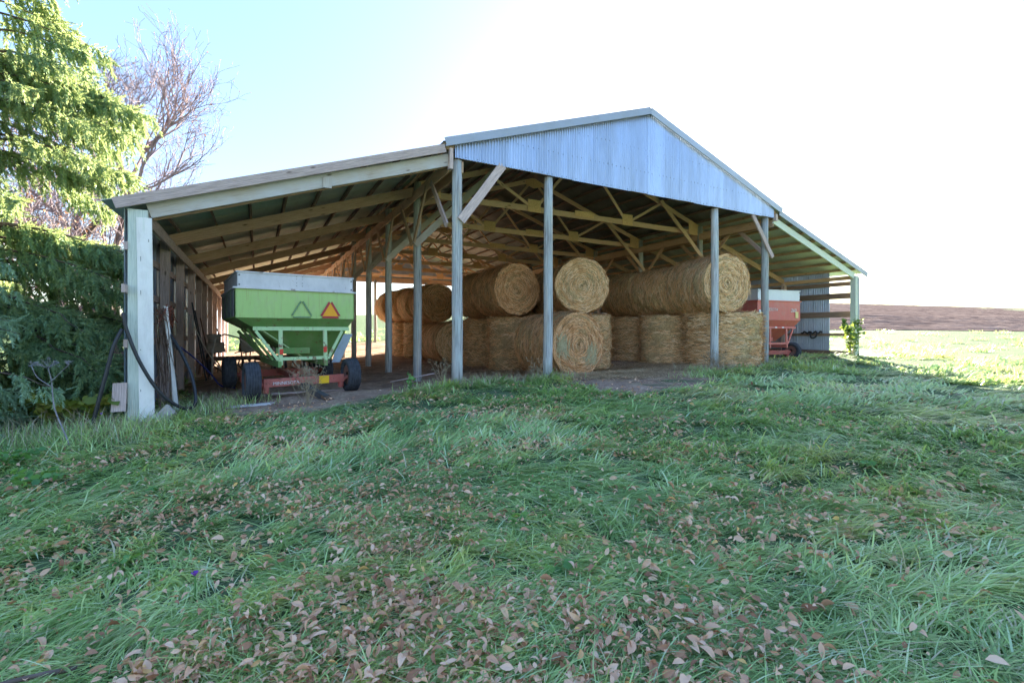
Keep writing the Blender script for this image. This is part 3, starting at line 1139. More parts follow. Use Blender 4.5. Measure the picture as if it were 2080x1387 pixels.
bale(.95, 20.6, .80, 20, True, 4, .3, 'added standing bale blocking light in the gap between the middle and left stacks')  # bales added here to shut out light from the floor behind
bale(.35, 22.4, .80, 60, True, 5, .3, 'added standing bale blocking light at the back of the middle gap')
bale(.75, 20.7, 2.70, -24, False, 5, .3, 'added roll blocking light high in the gap between the two middle rolls')
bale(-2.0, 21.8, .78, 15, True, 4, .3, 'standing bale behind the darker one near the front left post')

# ---------------------------------------------------------------- gravity wagons
def text_mesh(txt, size, mat, parent, loc, rot, name='lettering', shear=0.0, ext=.003):
    c = bpy.data.curves.new('t', 'FONT')
    c.body = txt
    c.size = size
    c.shear = shear
    c.extrude = ext
    c.align_x = 'LEFT'
    o = bpy.data.objects.new('t', c)
    COL.objects.link(o)
    dg = bpy.context.evaluated_depsgraph_get()
    me = bpy.data.meshes.new_from_object(o.evaluated_get(dg))
    bpy.data.objects.remove(o)
    me.materials.clear()
    me.materials.append(M[mat])
    me.name = name
    q = bpy.data.objects.new(name, me)
    q.location = loc
    q.rotation_euler = rot
    return link(q, parent)


def quad_prism(mb, a, b):
    """a, b: matching point loops"""
    n = len(a)
    mb.face(list(reversed(a)))
    mb.face(b)
    for i in range(n):
        j = (i + 1) % n
        mb.face([a[i], a[j], b[j], b[i]])


def plate(mb, pts, nrm, th):
    nv = Vector(nrm).normalized() * th
    quad_prism(mb, [tuple(Vector(p)) for p in pts], [tuple(Vector(p) + nv) for p in pts])


def tyre_mesh(r, w):
    b = MB()
    h = w / 2
    prof = [(-h * .55, r * .56), (-h * .82, r * .60), (-h, r * .74), (-h * .98, r * .86), (-h * .86, r * .955)]
    nr = 5
    x0, x1 = -h * .80, h * .80
    st = (x1 - x0) / nr
    for i in range(nr):
        a = x0 + i * st
        cr = r * (1 - .02 * abs((i - (nr - 1) / 2) / (nr / 2)) ** 2)
        prof += [(a + .008, cr * .965), (a + .014, cr), (a + st - .014, cr), (a + st - .008, cr * .965)]
    prof += [(h * .86, r * .955), (h * .98, r * .86), (h, r * .74), (h * .82, r * .60), (h * .55, r * .56)]
    b.lathe(prof, 36)
    return b


def wheel(parent, x, y, z, r, w, yaw=0.0, label=None):
    t = tyre_mesh(r, w).build('wheel', M['tyre'], parent, True, (x, y, z))
    t.rotation_euler = (0, 0, yaw)
    rm = MB()
    rm.lathe([(-w * .30, r * .18), (-w * .32, r * .5), (-w * .36, r * .585), (-w * .28, r * .57), (w * .28, r * .57), (w * .36, r * .585), (w * .32, r * .5), (w * .22, r * .3), (w * .25, r * .12)], 24)
    rm.build('rim', M['rim'], t, True)
    return t


def gravity_wagon(name, loc, yaw, Wd, Ln, z, mats, label, green, front=None):
    """x across the rear face, y away into the shed; z: dict of levels"""
    t = empty(name, loc, yaw, label, 'grain wagon')
    mb_, mf, mh, mx, ma = mats
    # vertical sided box with folded rim
    b = MB()
    x0, x1, y0, y1 = 0, Wd, 0, Ln
    zb, zt, ze = z['box'], z['top'], z['ext']
    th = .02
    for q in (((x0, y0), (x1, y0)), ((x1, y0), (x1, y1)), ((x1, y1), (x0, y1)), ((x0, y1), (x0, y0))):
        (a, c), (d, e) = q
        nx, ny = e - c, -(d - a)
        plate(b, [(a, c, zb), (d, e, zb), (d, e, zt), (a, c, zt)], (-nx, -ny, 0), th)
    b.build('grain_box', M[mb_], t)
    b = MB()
    for (a, c, d, e) in ((x0 - .03, -.02, x1 + .03, -.02), (x0 - .03, y1 + .02, x1 + .03, y1 + .02), (x0 - .02, y0, x0 - .02, y1), (x1 + .02, y0, x1 + .02, y1)):
        b.beam((a, c, zt + .005), (d, e, zt + .005), .055, .035)
    b.build('box_rim', M[mb_ if not green else 'galv'], t)
    # steel extension above
    b = MB()
    i_ = .03
    for q in (((x0 + i_, y0 + .0), (x1 - i_, y0 + .0)), ((x1 - i_, y0), (x1 - i_, y1)), ((x1 - i_, y1), (x0 + i_, y1)), ((x0 + i_, y1), (x0 + i_, y0))):
        (a, c), (d, e) = q
        nx, ny = e - c, -(d - a)
        plate(b, [(a, c, zt + .022), (d, e, zt + .022), (d, e, ze), (a, c, ze)], (-nx, -ny, 0), .012)
    b.beam((x0 + .01, -.012, ze), (x1 - .01, -.012, ze), .03, .03)
    b.beam((x0 + .02, y0, ze + .002), (x0 + .02, y1, ze + .002), .03, .028)
    b.beam((x1 - .02, y0, ze + .002), (x1 - .02, y1, ze + .002), .03, .028)
    b.build('extension', M[mx], t)
    b = MB()
    for xx in (x0 + .07, x1 - .07):
        for zz in (zt + .07, ze - .07):
            b.lathe([(-.014, .016), (-.002, .016)], 6, 'y', (xx, -.004, zz))
    if green:
        for zz in (zt + .1, zt + .16, zt + .25, ze - .04):
            b.lathe([(-.010, .008), (-.002, .008)], 5, 'y', (x0 + 1.18, -.004, zz))
            b.lathe([(-.010, .008), (-.002, .008)], 5, 'y', (x0 + 1.30, -.004, zz))
    b.build('bolts', M['steel'], t)
    # hopper below: a sloping band, then the funnel down to the side gate
    zc = z['rail']
    b = MB()
    top = [(x0, y0, zb - .002), (x1, y0, zb - .002), (x1, y1, zb - .002), (x0, y1, zb - .002)]
    m0 = .36 if green else .25
    mid = [(x0 + m0, y0 + .22, zc), (x1 - .10, y0 + .22, zc), (x1 - .10, y1 - .22, zc), (x0 + m0, y1 - .22, zc)]
    bot = [(x0 + .62 * Wd, y0 + .95, z['gate']), (x1 - .28, y0 + .95, z['gate']), (x1 - .28, y1 - .95, z['gate']), (x0 + .62 * Wd, y1 - .95, z['gate'])]
    for A, B in ((top, mid), (mid, bot)):
        for i in range(4):
            j = (i + 1) % 4
            b.face([A[j], A[i], B[i], B[j]])
    b.face(bot)
    b.build('hopper', M[mh], t)
    # frame
    rails = MB()
    zr = zc - .02
    y_f = .16
    rails.beam((x0 + m0 - .02, y_f, zr), (x1 - .08, y_f, zr), .05, .085, jit=.004)
    rails.build('top_rail', M[mf], t)
    zl = z['low']
    fl, fr = x0 + .335 * Wd, x1 - .27 * Wd + .05
    b = MB(); b.beam((fl, y_f, zl), (fr + .05, y_f, zl), .05, .075, jit=.004)
    b.build('low_rail', M[mf], t)
    b = MB(); b.beam((fl + .04, y_f + .45, zl + .16), (fr - .25, y_f + .45, zl + .16), .05, .14)
    b.build('cross_rail', M[mh], t)
    for xx, x_2 in ((fl + .06, fl + .06), (fr - .02, fr)):
        b = MB(); b.beam((xx, y_f - .012, zr - .04), (x_2, y_f - .012, zl - .14), .085, .05, up=(0, 1, 0), jit=.003)
        b.build('frame_post', M[mf], t)
    for (a, c) in ((x0 + m0 + .03, fl + .01), (x1 - .24, fr + .05)):
        b = MB(); b.beam((a, y_f - .02, zr - .05), (c, y_f - .02, zl - .02), .06, .045, up=(0, 1, 0))
        b.build('frame_brace', M[mf], t)
        b = MB(); b.beam((a - .08, y1 - .3, zr - .05), (c, y1 - .5, zl - .02), .07, .05, up=(0, 1, 0))
        b.build('frame_brace', M[mh], t)
    for k in (.3, .62):
        b = MB(); b.beam((x0 + m0 - .05, y0 + Ln * k, zr), (fl + .02, y0 + Ln * k, zl - .05), .05, .09, up=(0, 1, 0))
        b.build('frame_brace', M[mh], t)
    for xx in (fl + .04, fr):
        b = MB(); b.beam((xx, y_f - .05, zl - .12), (xx, y1 - .3, zl - .12), .07, .13)
        b.build('sill_beam', M[mh], t)
    # running gear
    rr = z['r']
    for k, (A, B) in enumerate((front or ((.10, .34), (Wd - .06, .34)), ((.10, Ln - .55), (Wd - .06, Ln - .55)))):
        ax = math.atan2(B[1] - A[1], B[0] - A[0])
        at = lambda e: (A[0] + (B[0] - A[0]) * e, A[1] + (B[1] - A[1]) * e)
        i0, i1 = at(.10), at(.91)
        b = MB(); b.beam((*i0, rr - .06), (*i1, rr - .06), .13, .17, jit=.004)
        for e, s_ in ((.125, -1), (.885, 1)):
            b.lathe([(-.17, .06), (-.02, .07), (.13, .07)], 10, 'z', (*at(e), rr - .10))
            b.tube([(*at(e), rr - .12), (*at(.02 if s_ < 0 else .98), rr - .02)], .045, 8)
        b.build('axle', M[ma], t)
        for q in (A, B):
            wheel(t, q[0], q[1], rr, rr, z['tw'], ax + (z['steer'] if k == 0 else 0))
    b = MB(); b.beam((Wd / 2, .3, rr - .02), (Wd / 2, Ln - .5, rr - .02), .12, .12)
    b.build('reach_pole', M[ma], t)
    b = MB(); b.beam((x0 + .35, .55, rr - .22), (x1 - .35, .55, rr - .22), .05, .04)
    b.build('tie_rod', M['steel'], t)
    return t, fl, fr


G = -.17
gw, fl, fr = gravity_wagon('green_gravity_wagon', (-5.75, 9.73, G), R(36), 2.45, 2.95,
                           dict(box=1.70, top=2.32, ext=2.66, rail=1.49, gate=.70, low=.80, r=.395, tw=.28, steer=R(-9)),
                           ('green', 'green_frame', 'green_dark', 'galv', 'red_old'),
                           'green gravity wagon with an orange safety triangle parked under the left lean-to', True, ((.24, -.46), (2.34, -.10)))


def tri_strips(cx, cz, R0, R1, mat, name, parent, y, cut=.12, top_gap=True):
    """truncated triangle emblem border, made of three strips"""
    P = [(math.sin(a), math.cos(a)) for a in (0, R(120), R(240))]
    b = MB()
    for i in range(3):
        a, c = P[i], P[(i + 1) % 3]
        def lerp(s, t, k): return (cx + k * (s[0] + (t[0] - s[0]) * t_), cz + k * (s[1] + (t[1] - s[1]) * t_))
        pts = []
        for t_, k in ((cut, R0), (1 - cut, R0), (1 - cut * .22, R1), (cut * .22, R1)):
            pts.append((cx + k * (a[0] + (c[0] - a[0]) * t_), y, cz + k * (a[1] + (c[1] - a[1]) * t_)))
        plate(b, pts, (0, 1, 0), .006)
    return b.build(name, M[mat], parent)


em = MB()
ecx, ecz, er = 1.90, 1.86, .205
P3 = [(ecx + er * math.sin(a), -.030, ecz + er * math.cos(a)) for a in (0, R(120), R(240))]
plate(em, P3, (0, 1, 0), .008)
em = em.build('safety_emblem', M['smv_orange'], gw)
tri_strips(ecx, ecz, er * 1.46, er * 1.0, 'smv_red', 'emblem_border', em, -.034, .13)
tri_strips(1.285, 1.855, er * 1.42, er * 1.12, 'faded', 'emblem_trace', gw, -.026, .14)
tri_strips(1.285, 1.855, er * 1.36, er * 1.18, 'faded_green', 'emblem_trace', gw, -.029, .15)
for xx, zz in ((fl + .07, .90), (fr - .02, .93)):
    b = MB(); b.box(xx - .035, xx + .035, .095, .12, zz, zz + .12)
    b.build('reflector', M['reflect_red'], gw)
b = MB(); b.beam((1.58, -.325, .335), (1.80, -.287, .335), .008, .17)
b.build('reflector', M['reflect_yellow'], gw)
text_mesh('MINNESOTA', .095, 'lettering', gw, (.63, -.470, .290), (R(90), 0, R(9.7)))
b = MB()
plate(b, [(-.022, .04, 1.72), (-.022, 2.9, 1.72), (-.022, 2.9, 2.29), (-.022, .04, 2.29)], (-1, 0, 0), .006)
b.build('side_panel', M['dirty_panel'], gw)
b = MB()
b.beam((.52, .20, 1.43), (1.55, .93, .74), .05, .03)
b.build('hopper_flange', M['green_frame'], gw)
b = MB()
b.beam((1.22, -.26, .26), (1.46, -1.40, .06), .11, .12, jit=.006)
b.build('tongue', M['steel'], gw)
b = MB()
b.beam((1.45, -1.32, .10), (1.50, -1.55, .03), .16, .05)
b.tube([(1.47, -1.4, .02), (1.50, -1.62, .0)], .025, 6)
b.build('hitch', M['rust'], gw)
b = MB()
plate(b, [(2.40, 1.05, 1.02), (2.40, 1.75, 1.02), (2.74, 1.75, 1.30), (2.74, 1.05, 1.30)], (-.6, 0, .7), .01)
plate(b, [(2.74, 1.05, 1.34), (2.42, 1.05, .62), (2.22, 1.05, .62), (2.40, 1.05, 1.34)], (0, 1, 0), .01)
plate(b, [(2.74, 1.05, 1.34), (2.42, 1.05, .62), (2.42, 1.75, .62), (2.74, 1.75, 1.34)], (-1, 0, .3), .01)
b.build('discharge_chute', M['blue_steel'], gw)
for k in range(3):
    b = MB(); b.beam((-.012, .6 + k * .9, 1.72), (-.012, .6 + k * .9, 2.3), .04, .03, up=(0, 1, 0))
    b.build('side_rib', M['green_dark'], gw)

rw, fl, fr = gravity_wagon('red_gravity_wagon', (9.74, 18.6, .07), R(22), 2.45, 2.9,
                           dict(box=1.63, top=2.40, ext=2.84, rail=1.35, gate=.75, low=.68, r=.36, tw=.26, steer=R(16)),
                           ('red', 'red', 'red', 'galv_white', 'red_old'),
                           'red gravity wagon with pale steel extension parked under the right lean-to', False)
text_mesh('MINNESOTA', .165, 'lettering', rw, (.18, -.026, 2.00), (R(90), 0, 0), shear=.25)
text_mesh('260', .21, 'lettering', rw, (1.86, -.026, 1.96), (R(90), 0, 0), shear=.25)
b = MB(); b.box(2.13, 2.30, -.03, -.022, 1.72, 1.98)
b.build('sticker', M['sticker_yellow'], rw)
b = MB(); b.box(.07, .22, -.03, -.022, 1.72, 2.04)
b.build('sticker', M['sticker'], rw)
b = MB(); b.box(.09, .20, -.034, -.031, 1.84, 1.92)
b.build('sticker_print', M['smv_red'], rw)
for xx in (1.15, 1.55):
    b = MB(); b.box(xx, xx + .12, .125, .132, 1.31, 1.36)
    b.build('reflector', M['sticker'], rw)

# ---------------------------------------------------------------- machine standing at the back of the left lean-to
mx_, my_ = W2(-4.35, 8.2)
mz = gl(-4.35, 8.2)
mach = empty('row_planter', (mx_, my_, mz), BROT + R(8), 'old dusty row planter with curved hoods and discs, left behind the green wagon', 'farm machine')
b = MB(); b.beam((-1.2, 0, .55), (2.6, 0, .55), .14, .14); b.beam((-1.2, .7, .50), (2.6, .7, .50), .10, .10)
b.beam((.2, 0, .55), (.6, -1.7, .40), .10, .10)
b.build('toolbar', M['rust'], mach)
for k in range(4):
    xx = -1.0 + k * .95
    pts = [(xx, -.55 + .9 * s, .62 + .48 * math.sin(math.pi * (.12 + .8 * s))) for s in np.linspace(0, 1, 9)]
    b = MB()
    for i in range(8):
        a, c = pts[i], pts[i + 1]
        plate(b, [(xx - .24, a[1], a[2]), (xx + .24, a[1], a[2]), (xx + .24, c[1], c[2]), (xx - .24, c[1], c[2])], (0, 0, -1), .012)
    b.build('hood', M['pale_iron'], mach)
    b = MB(); b.lathe([(-.02, .05), (-.012, .30), (.012, .30), (.02, .05)], 22, 'x', (xx - .2, -.5, .30))
    b.lathe([(-.02, .05), (-.010, .25), (.010, .25), (.02, .05)], 22, 'x', (xx + .18, -.35, .25))
    b.build('disc', M['steel'], mach, True)
    b = MB(); b.lathe([(-.16, .13), (-.16, .19), (.20, .21), (.22, .17)], 14, 'z', (xx, .35, 1.15))
    b.build('seed_can', M['pale_iron'], mach, True)
    b = MB()
    b.tube([(xx + .1, .2, .6), (xx + .16, .1, 1.2), (xx + .05, -.05, 1.55)], .018, 6)
    b.tube([(xx - .15, .2, .6), (xx - .2, .3, 1.0), (xx - .1, .5, 1.3), (xx + .05, .75, 1.1), (xx + .05, .8, .5)], .022, 6)
    b.build('lever', M['rust'], mach, True)
    b = MB()
    for j in range(3):
        a = random.uniform(-.3, .3)
        b.tube([(xx + a, .3 + .2 * j, .55), (xx + a + random.uniform(-.2, .2), .25 + .2 * j, .3), (xx + a + random.uniform(-.25, .25), .1 + .2 * j, .05)], .025, 6)
        b.beam((xx + a - .2, .1 + .25 * j, .7), (xx + a + .3, .2 + .25 * j, .8 + .1 * j), .05, .03)
    b.build('shank', M['rust'], mach)
for xx in (-1.1, 2.3):
    wheel(mach, xx, .95, .36, .36, .18)
b = MB()
b.tube([(-1.15, -.9, -.05), (-1.13, -.92, .9), (-1.05, -.95, 1.25), (-.82, -1.0, 1.37), (-.45, -1.0, 1.26), (-.1, -.9, .98), (.3, -.75, .62)], .028, 8)
b.build('bent_pipe', M['white_hose'], mach, True)

# ---------------------------------------------------------------- hoses, twine and leftovers on the left wall
def bpt(u, v, z):
    x, y = W2(u, v)
    return (x, y, z)


def spline(pts, n=40):
    pts = [np.array(p, float) for p in pts]
    P = [2 * pts[0] - pts[1]] + pts + [2 * pts[-1] - pts[-2]]
    out = []
    segs = len(pts) - 1
    for i in range(segs):
        p0, p1, p2, p3 = P[i:i + 4]
        for t in np.linspace(0, 1, max(3, n // segs), endpoint=False):
            out.append(.5 * ((2 * p1) + (-p0 + p2) * t + (2 * p0 - 5 * p1 + 4 * p2 - p3) * t * t + (-p0 + 3 * p1 - 3 * p2 + p3) * t ** 3))
    out.append(pts[-1])
    return [tuple(p) for p in out]


def hose(name, pts, r, mat, label, cat='hose', n=50):
    b = MB()
    b.tube(spline(pts, n), r, 10)
    o = b.build(name, M[mat], None, True)
    return tag(o, label, cat)


hose('black_hose', [bpt(-6.10, -.22, 1.55), bpt(-6.06, -.24, 1.28), bpt(-5.88, -.25, .72), bpt(-5.60, -.20, .16), bpt(-5.28, -.05, -.16), bpt(-5.12, .18, -.10), bpt(-5.20, .4, .38), bpt(-5.42, .6, .9), bpt(-5.62, .75, 1.24)],
     .029, 'hose', 'thick black hose looped in front of the white corner board', n=70)
hose('drain_hose', [bpt(-6.12, -.22, 1.28), bpt(-6.22, -.27, 1.0), bpt(-6.30, -.3, .6), bpt(-6.40, -.33, .1), bpt(-6.5, -.36, -.42), bpt(-6.52, -.5, -.62)],
     .03, 'hose', 'straight dark hose dropping to the grass on the outer side of the corner post')
hose('sagging_hose', [bpt(-5.62, .75, 1.25), bpt(-5.55, 1.2, .98), bpt(-5.60, 1.8, .86), bpt(-5.66, 2.5, .86), bpt(-5.74, 2.75, .94)],
     .022, 'hose', 'pair of thin dark hoses sagging between the wall posts')
hose('blue_hose', [bpt(-5.70, 2.72, .92), bpt(-5.4, 2.95, .6), bpt(-5.1, 3.2, .2), bpt(-4.9, 3.4, -.12), bpt(-4.6, 3.5, -.2)], .018, 'blue_hose', 'dark blue hose running from the wall post down to the dirt')
hose('hanging_hose', [bpt(-5.66, .85, 1.22), bpt(-5.60, .9, .8), bpt(-5.52, .85, .2), bpt(-5.48, .8, -.35)], .034, 'hose', 'thick dark hose hanging straight down inside the left wall')
hose('wall_hose', [bpt(-5.74, 5.9, 1.5), bpt(-5.6, 6.0, 1.1), bpt(-5.4, 6.3, .6), bpt(-5.1, 6.6, .1), bpt(-4.8, 6.9, -.1)], .016, 'white_hose', 'pale thin hose curving down the shaded inner wall')
hose('coiled_cable', [bpt(-5.8, 4.3, 2.0)] + [bpt(-5.8 + .02 * k, 4.3 + .16 * math.sin(k * 1.4), 1.75 + .2 * math.cos(k * 1.4) - .03 * k) for k in range(14)], .012, 'white_hose', 'coil of pale cable hung on a post of the left wall', 'cable', 90)
b = MB(); b.beam(bpt(-5.66, .72, 1.72), bpt(-5.44, .52, -.45), .10, .03, up=(1, 0, 0))
tag(b.build('leaning_board', M['white_paint']), 'narrow white board leaning against the wall behind the corner post', 'board')
b = MB(); b.beam(bpt(-5.62, -.26, -.34), bpt(-5.42, -.30, -.12), .22, .06, up=(0, -1, .3), jit=.01)
tag(b.build('scrap_board', M['light_wood']), 'short greenish scrap board tilted at the foot of the white corner board', 'board')
b = MB()
for k in range(26):
    p = bpt(-5.72 + random.gauss(0, .05), .55 + random.gauss(0, .1), 1.68 + random.gauss(0, .03))
    q = bpt(-5.62 + random.gauss(0, .07), .55 + random.gauss(0, .12), .4 + random.gauss(0, .5))
    b.tube(spline([p, tuple((np.array(p) + np.array(q)) / 2 + RNG.normal(0, .06, 3)), q], 8), .004 + random.random() * .005, 4)
tag(b.build('dead_vine', M['dead_vine']), 'tangle of dry brown vine hanging beside the white leaning board', 'vine')
b = MB()
for k in range(11):
    p = np.array(bpt(-5.70 + random.gauss(0, .03), .6 + random.gauss(0, .08), 1.62 + random.gauss(0, .05)))
    b.tube(spline([tuple(p), tuple(p + RNG.normal(0, .1, 3)), tuple(p + RNG.normal(0, .12, 3) - np.array([0, 0, .1]))], 8), .006, 4)
tag(b.build('baling_twine', M['twine']), 'wad of red baling twine caught at the top of the leaning board', 'twine')
b = MB()
for k in range(18):
    p = np.array(bpt(-5.84 + random.gauss(0, .02), 2.66 + random.gauss(0, .06), 1.78 + random.gauss(0, .03)))
    b.tube(spline([tuple(p), tuple(p + RNG.normal(0, .05, 3) - np.array([0, 0, .2])), tuple(p + RNG.normal(0, .06, 3) - np.array([0, 0, .42]))], 8), .007, 4)
tag(b.build('hanging_twine', M['twine']), 'red twine bunch hanging on a post of the left wall', 'twine')
for k, (v, lb) in enumerate(((6.3, 'dark iron pipe leaning inside the left wall nearest the front'), (7.0, 'second dark pipe leaning inside the left wall'), (8.6, 'rusty pipe leaning deepest inside the left wall'))):
    b = MB(); b.tube([bpt(-5.80, v, 2.1 - .2 * k), bpt(-5.45, v + .1, -.25)], .022, 8)
    tag(b.build('iron_pipe', M['steel' if k < 2 else 'rust'], None, True), lb, 'pipe')

# boards and poles on the ground
def on_ground(x0, y0, x1, y1, w_, h_, name, mat, label, cat, lift=.01):
    b = MB(); b.beam((x0, y0, float(zg(x0, y0)) + h_ / 2 + lift), (x1, y1, float(zg(x1, y1)) + h_ / 2 + lift), w_, h_, jit=.004)
    return tag(b.build(name, M[mat]), label, cat)


on_ground(-5.45, 9.02, -4.65, 9.10, .20, .03, 'plank', 'light_wood', 'short plank under the nearest wheel of the green wagon', 'plank')
on_ground(-5.3, 10.3, -3.9, 11.1, .12, .04, 'timber_strip', 'gray_wood', 'long gray timber lying under the green wagon', 'timber')
on_ground(10.7, 17.9, 12.2, 18.1, .05, .05, 'fallen_pole', 'rust', 'thin brown pole lying in the grass before the red wagon', 'pole', .06)
b = MB(); b.tube([(-3.35, 12.9, -.15), (-2.2, 13.3, .05)], .015, 6)
tag(b.build('thin_rod', M['gray_wood'], None, True), 'pale thin rod lying on the dirt right of the green wagon', 'rod')
b = MB()
pp = [bpt(17.92, 1.3 + .07 * k, 1.19 + .05 * math.sin(k * 1.9)) for k in range(14)]
b.tube(spline(pp, 60), .035, 8)
b.tube(spline([bpt(17.90, 1.5, 1.2), bpt(17.88, 1.55, 1.0), bpt(17.9, 1.75, .95), bpt(17.9, 1.8, 1.2)], 20), .03, 8)
tag(b.build('hung_hose', M['hose'], None, True), 'dark hose laid along a board of the right wall', 'hose')

# ---------------------------------------------------------------- vegetation helpers
def blade_mesh(name, mat, P, L, Wd, ang, rise, bend, seg=3, tone=None):
    """ribbon blades. P (n,3) roots, L length, Wd width, ang heading, rise = how far up it goes (share of L), bend = sag at the tip"""
    n = len(P)
    t = np.array([0, .35, .7, 1.0]) if seg == 3 else np.array([0, .5, 1.0])
    wv = np.array([.9, 1, .75, 0]) if seg == 3 else np.array([.9, .9, 0])
    d = np.stack([np.cos(ang), np.sin(ang), np.zeros(n)], 1)
    s = np.stack([-np.sin(ang), np.cos(ang), np.zeros(n)], 1)
    curl = RNG.normal(0, .22, n)
    rows = []
    for tt, ww in zip(t, wv):
        hor = L * np.sqrt(np.maximum(.05, 1 - rise ** 2)) * (tt * .55 + .45 * tt ** 1.6)
        ver = L * (rise * tt * 1.15 - bend * tt ** 2)
        c = P + d * hor[:, None] + s * (curl * L * tt ** 2 * .6)[:, None]
        c[:, 2] += ver
        if ww > 0:
            off = s * (Wd * ww / 2)[:, None]
            rows += [c - off, c + off]
        else:
            rows += [c]
    m = len(rows)
    V = np.stack(rows, 1).reshape(-1, 3)
    b = (np.arange(n) * m)[:, None]
    tris = []
    for k in range((m - 1) // 2 - 1):
        tris += [[2 * k, 2 * k + 1, 2 * k + 3], [2 * k, 2 * k + 3, 2 * k + 2]]
    tris += [[m - 3, m - 2, m - 1]]
    F = np.concatenate([b + np.array([q]) for q in tris], 0)
    if tone is None: tone = np.clip(.5 + .35 * wob(P[:, 0], P[:, 1], .8, 2) + RNG.normal(0, .08, n), 0, 1)
    return np_mesh(name, V, F, M[mat], False, {'tone': np.repeat(tone, m)})


def comb(x, y):
    """heading the long grass has been laid in"""
    return -0.55 + .9 * np.sin(.55 * x + .35 * y + .6) + .8 * np.sin(.9 * y - .5 * x + 2) + .35 * np.sin(2.1 * x + 1.3 * y)


def polar(n, r0, r1, half=1.02):
    r = np.exp(RNG.uniform(math.log(r0), math.log(r1), n))
    a = RNG.uniform(-half, half, n)
    return r * np.sin(a), r * np.cos(a)


def lawn_ok(x, y, soft=.28):
    u, v = UVc(x, y)
    ok = RNG.random(len(x)) > (dirt_amount(x, y) - .03) / soft
    ok &= ~((v > 27) & False)
    return ok


def make_lawn(nclump, per, r0, r1, name, label=None):
    cx, cy = polar(nclump, r0, r1)
    r = np.hypot(cx, cy)
    cl = RNG.normal(0, 1, nclump)
    x = np.repeat(cx, per)
    y = np.repeat(cy, per)
    rr = np.repeat(r, per)
    sc = np.clip(rr / 3.6, .75, 8)
    spread = .038 * np.clip(rr / 3, .8, 6)
    x = x + RNG.normal(0, 1, len(x)) * spread
    y = y + RNG.normal(0, 1, len(x)) * spread
    cang = np.repeat(comb(cx, cy) + RNG.normal(0, .55, nclump), per)
    long_ = np.repeat(np.clip(.5 + .55 * wob(cx, cy, .9, 3) + .22 * cl, .05, 1.15), per)
    tone = np.clip(.46 + .36 * wob(cx, cy, .75, 1) + .26 * wob(cx, cy, 2.9, 7) + RNG.normal(0, .20, nclump) + .22 * sstep(7, 13, r) * (cx > 3), 0, 1)
    tone = np.clip(np.repeat(tone, per) + RNG.normal(0, .05, len(x)), 0, 1)
    ok = lawn_ok(x, y)
    tone = tone[ok]
    x, y, rr, sc, cang, long_ = (a[ok] for a in (x, y, rr, sc, cang, long_))
    n = len(x)
    L = (.09 + .21 * long_) * RNG.uniform(.6, 1.35, n) * np.clip(sc, .9, 1.5)
    u, v = UVc(x, y)
    tall = np.exp(-((v + .25) / .55) ** 2) * ((u > -1.5) & (u < 4)) * .5 + np.exp(-((v - .1) / .6) ** 2) * (u > 8.5) * .3
    L = L * (1 + tall)
    rise = np.clip(.46 - .32 * long_ + RNG.normal(0, .13, n) + .35 * tall, .06, .95)
    bend = np.clip(.14 + .14 * long_ + RNG.normal(0, .06, n), 0, .5)
    Wd = RNG.uniform(.005, .0105, n) * sc
    P = np.stack([x, y, zg(x, y) + .002 + .05 * RNG.random(n) ** 1.5], 1)
    ang = cang + RNG.normal(0, .30, n) + RNG.choice((0, 1), n, p=(.85, .15)) * RNG.normal(0, 1.5, n)
    o = link(bpy.data.objects.new(name, blade_mesh(name, 'grass', P, L, Wd, ang, rise, bend, 3, tone)))
    tag(o, kind='stuff')
    return o


make_lawn(4800, 44, 1.35, 26, 'lawn_grass')
# tussocks out on the sunlit field
cx, cy = polar(1500, 16, 62, 1.0)
keep = (RNG.random(1500) < .25 + .75 * (wob(cx * .35, cy * .35, .8, 6) > .05))
cx, cy = cx[keep], cy[keep]
per = 40
x = np.repeat(cx, per) + RNG.normal(0, .22, len(cx) * per)
y = np.repeat(cy, per) + RNG.normal(0, .22, len(cx) * per)
u, v = UVc(x, y)
ok = ~((u > -6) & (u < 18.2) & (v > -1) & (v < 28)) & ~((y > 39) & (x > 10 + (y - 39) * .3))
x, y = x[ok], y[ok]
n = len(x)
P = np.stack([x, y, zg(x, y)], 1)
link(tag(bpy.data.objects.new('field_grass', blade_mesh('field_grass', 'grass', P, RNG.uniform(.16, .42, n), RNG.uniform(.02, .04, n), RNG.uniform(0, 6.28, n),
                                                   RNG.uniform(.5, .95, n), RNG.uniform(.1, .4, n), 2)), kind='stuff'))

# dry seed-head grass by the posts and along the shed edge
def dry_patch(pts, n, hgt, spread, nm='dry_weeds', mat='dry_grass', w0=.004):
    cx = np.array([p[0] for p in pts])
    cy = np.array([p[1] for p in pts])
    k = RNG.integers(0, len(pts), n)
    x = cx[k] + RNG.normal(0, spread, n)
    y = cy[k] + RNG.normal(0, spread, n)
    P = np.stack([x, y, zg(x, y)], 1)
    me = blade_mesh(nm, mat, P, RNG.uniform(.4, 1.1, n) * hgt, RNG.uniform(w0, w0 * 2, n), RNG.uniform(0, 6.28, n), RNG.uniform(.6, .97, n), RNG.uniform(.1, .4, n))
    return tag(link(bpy.data.objects.new(nm, me)), kind='stuff')


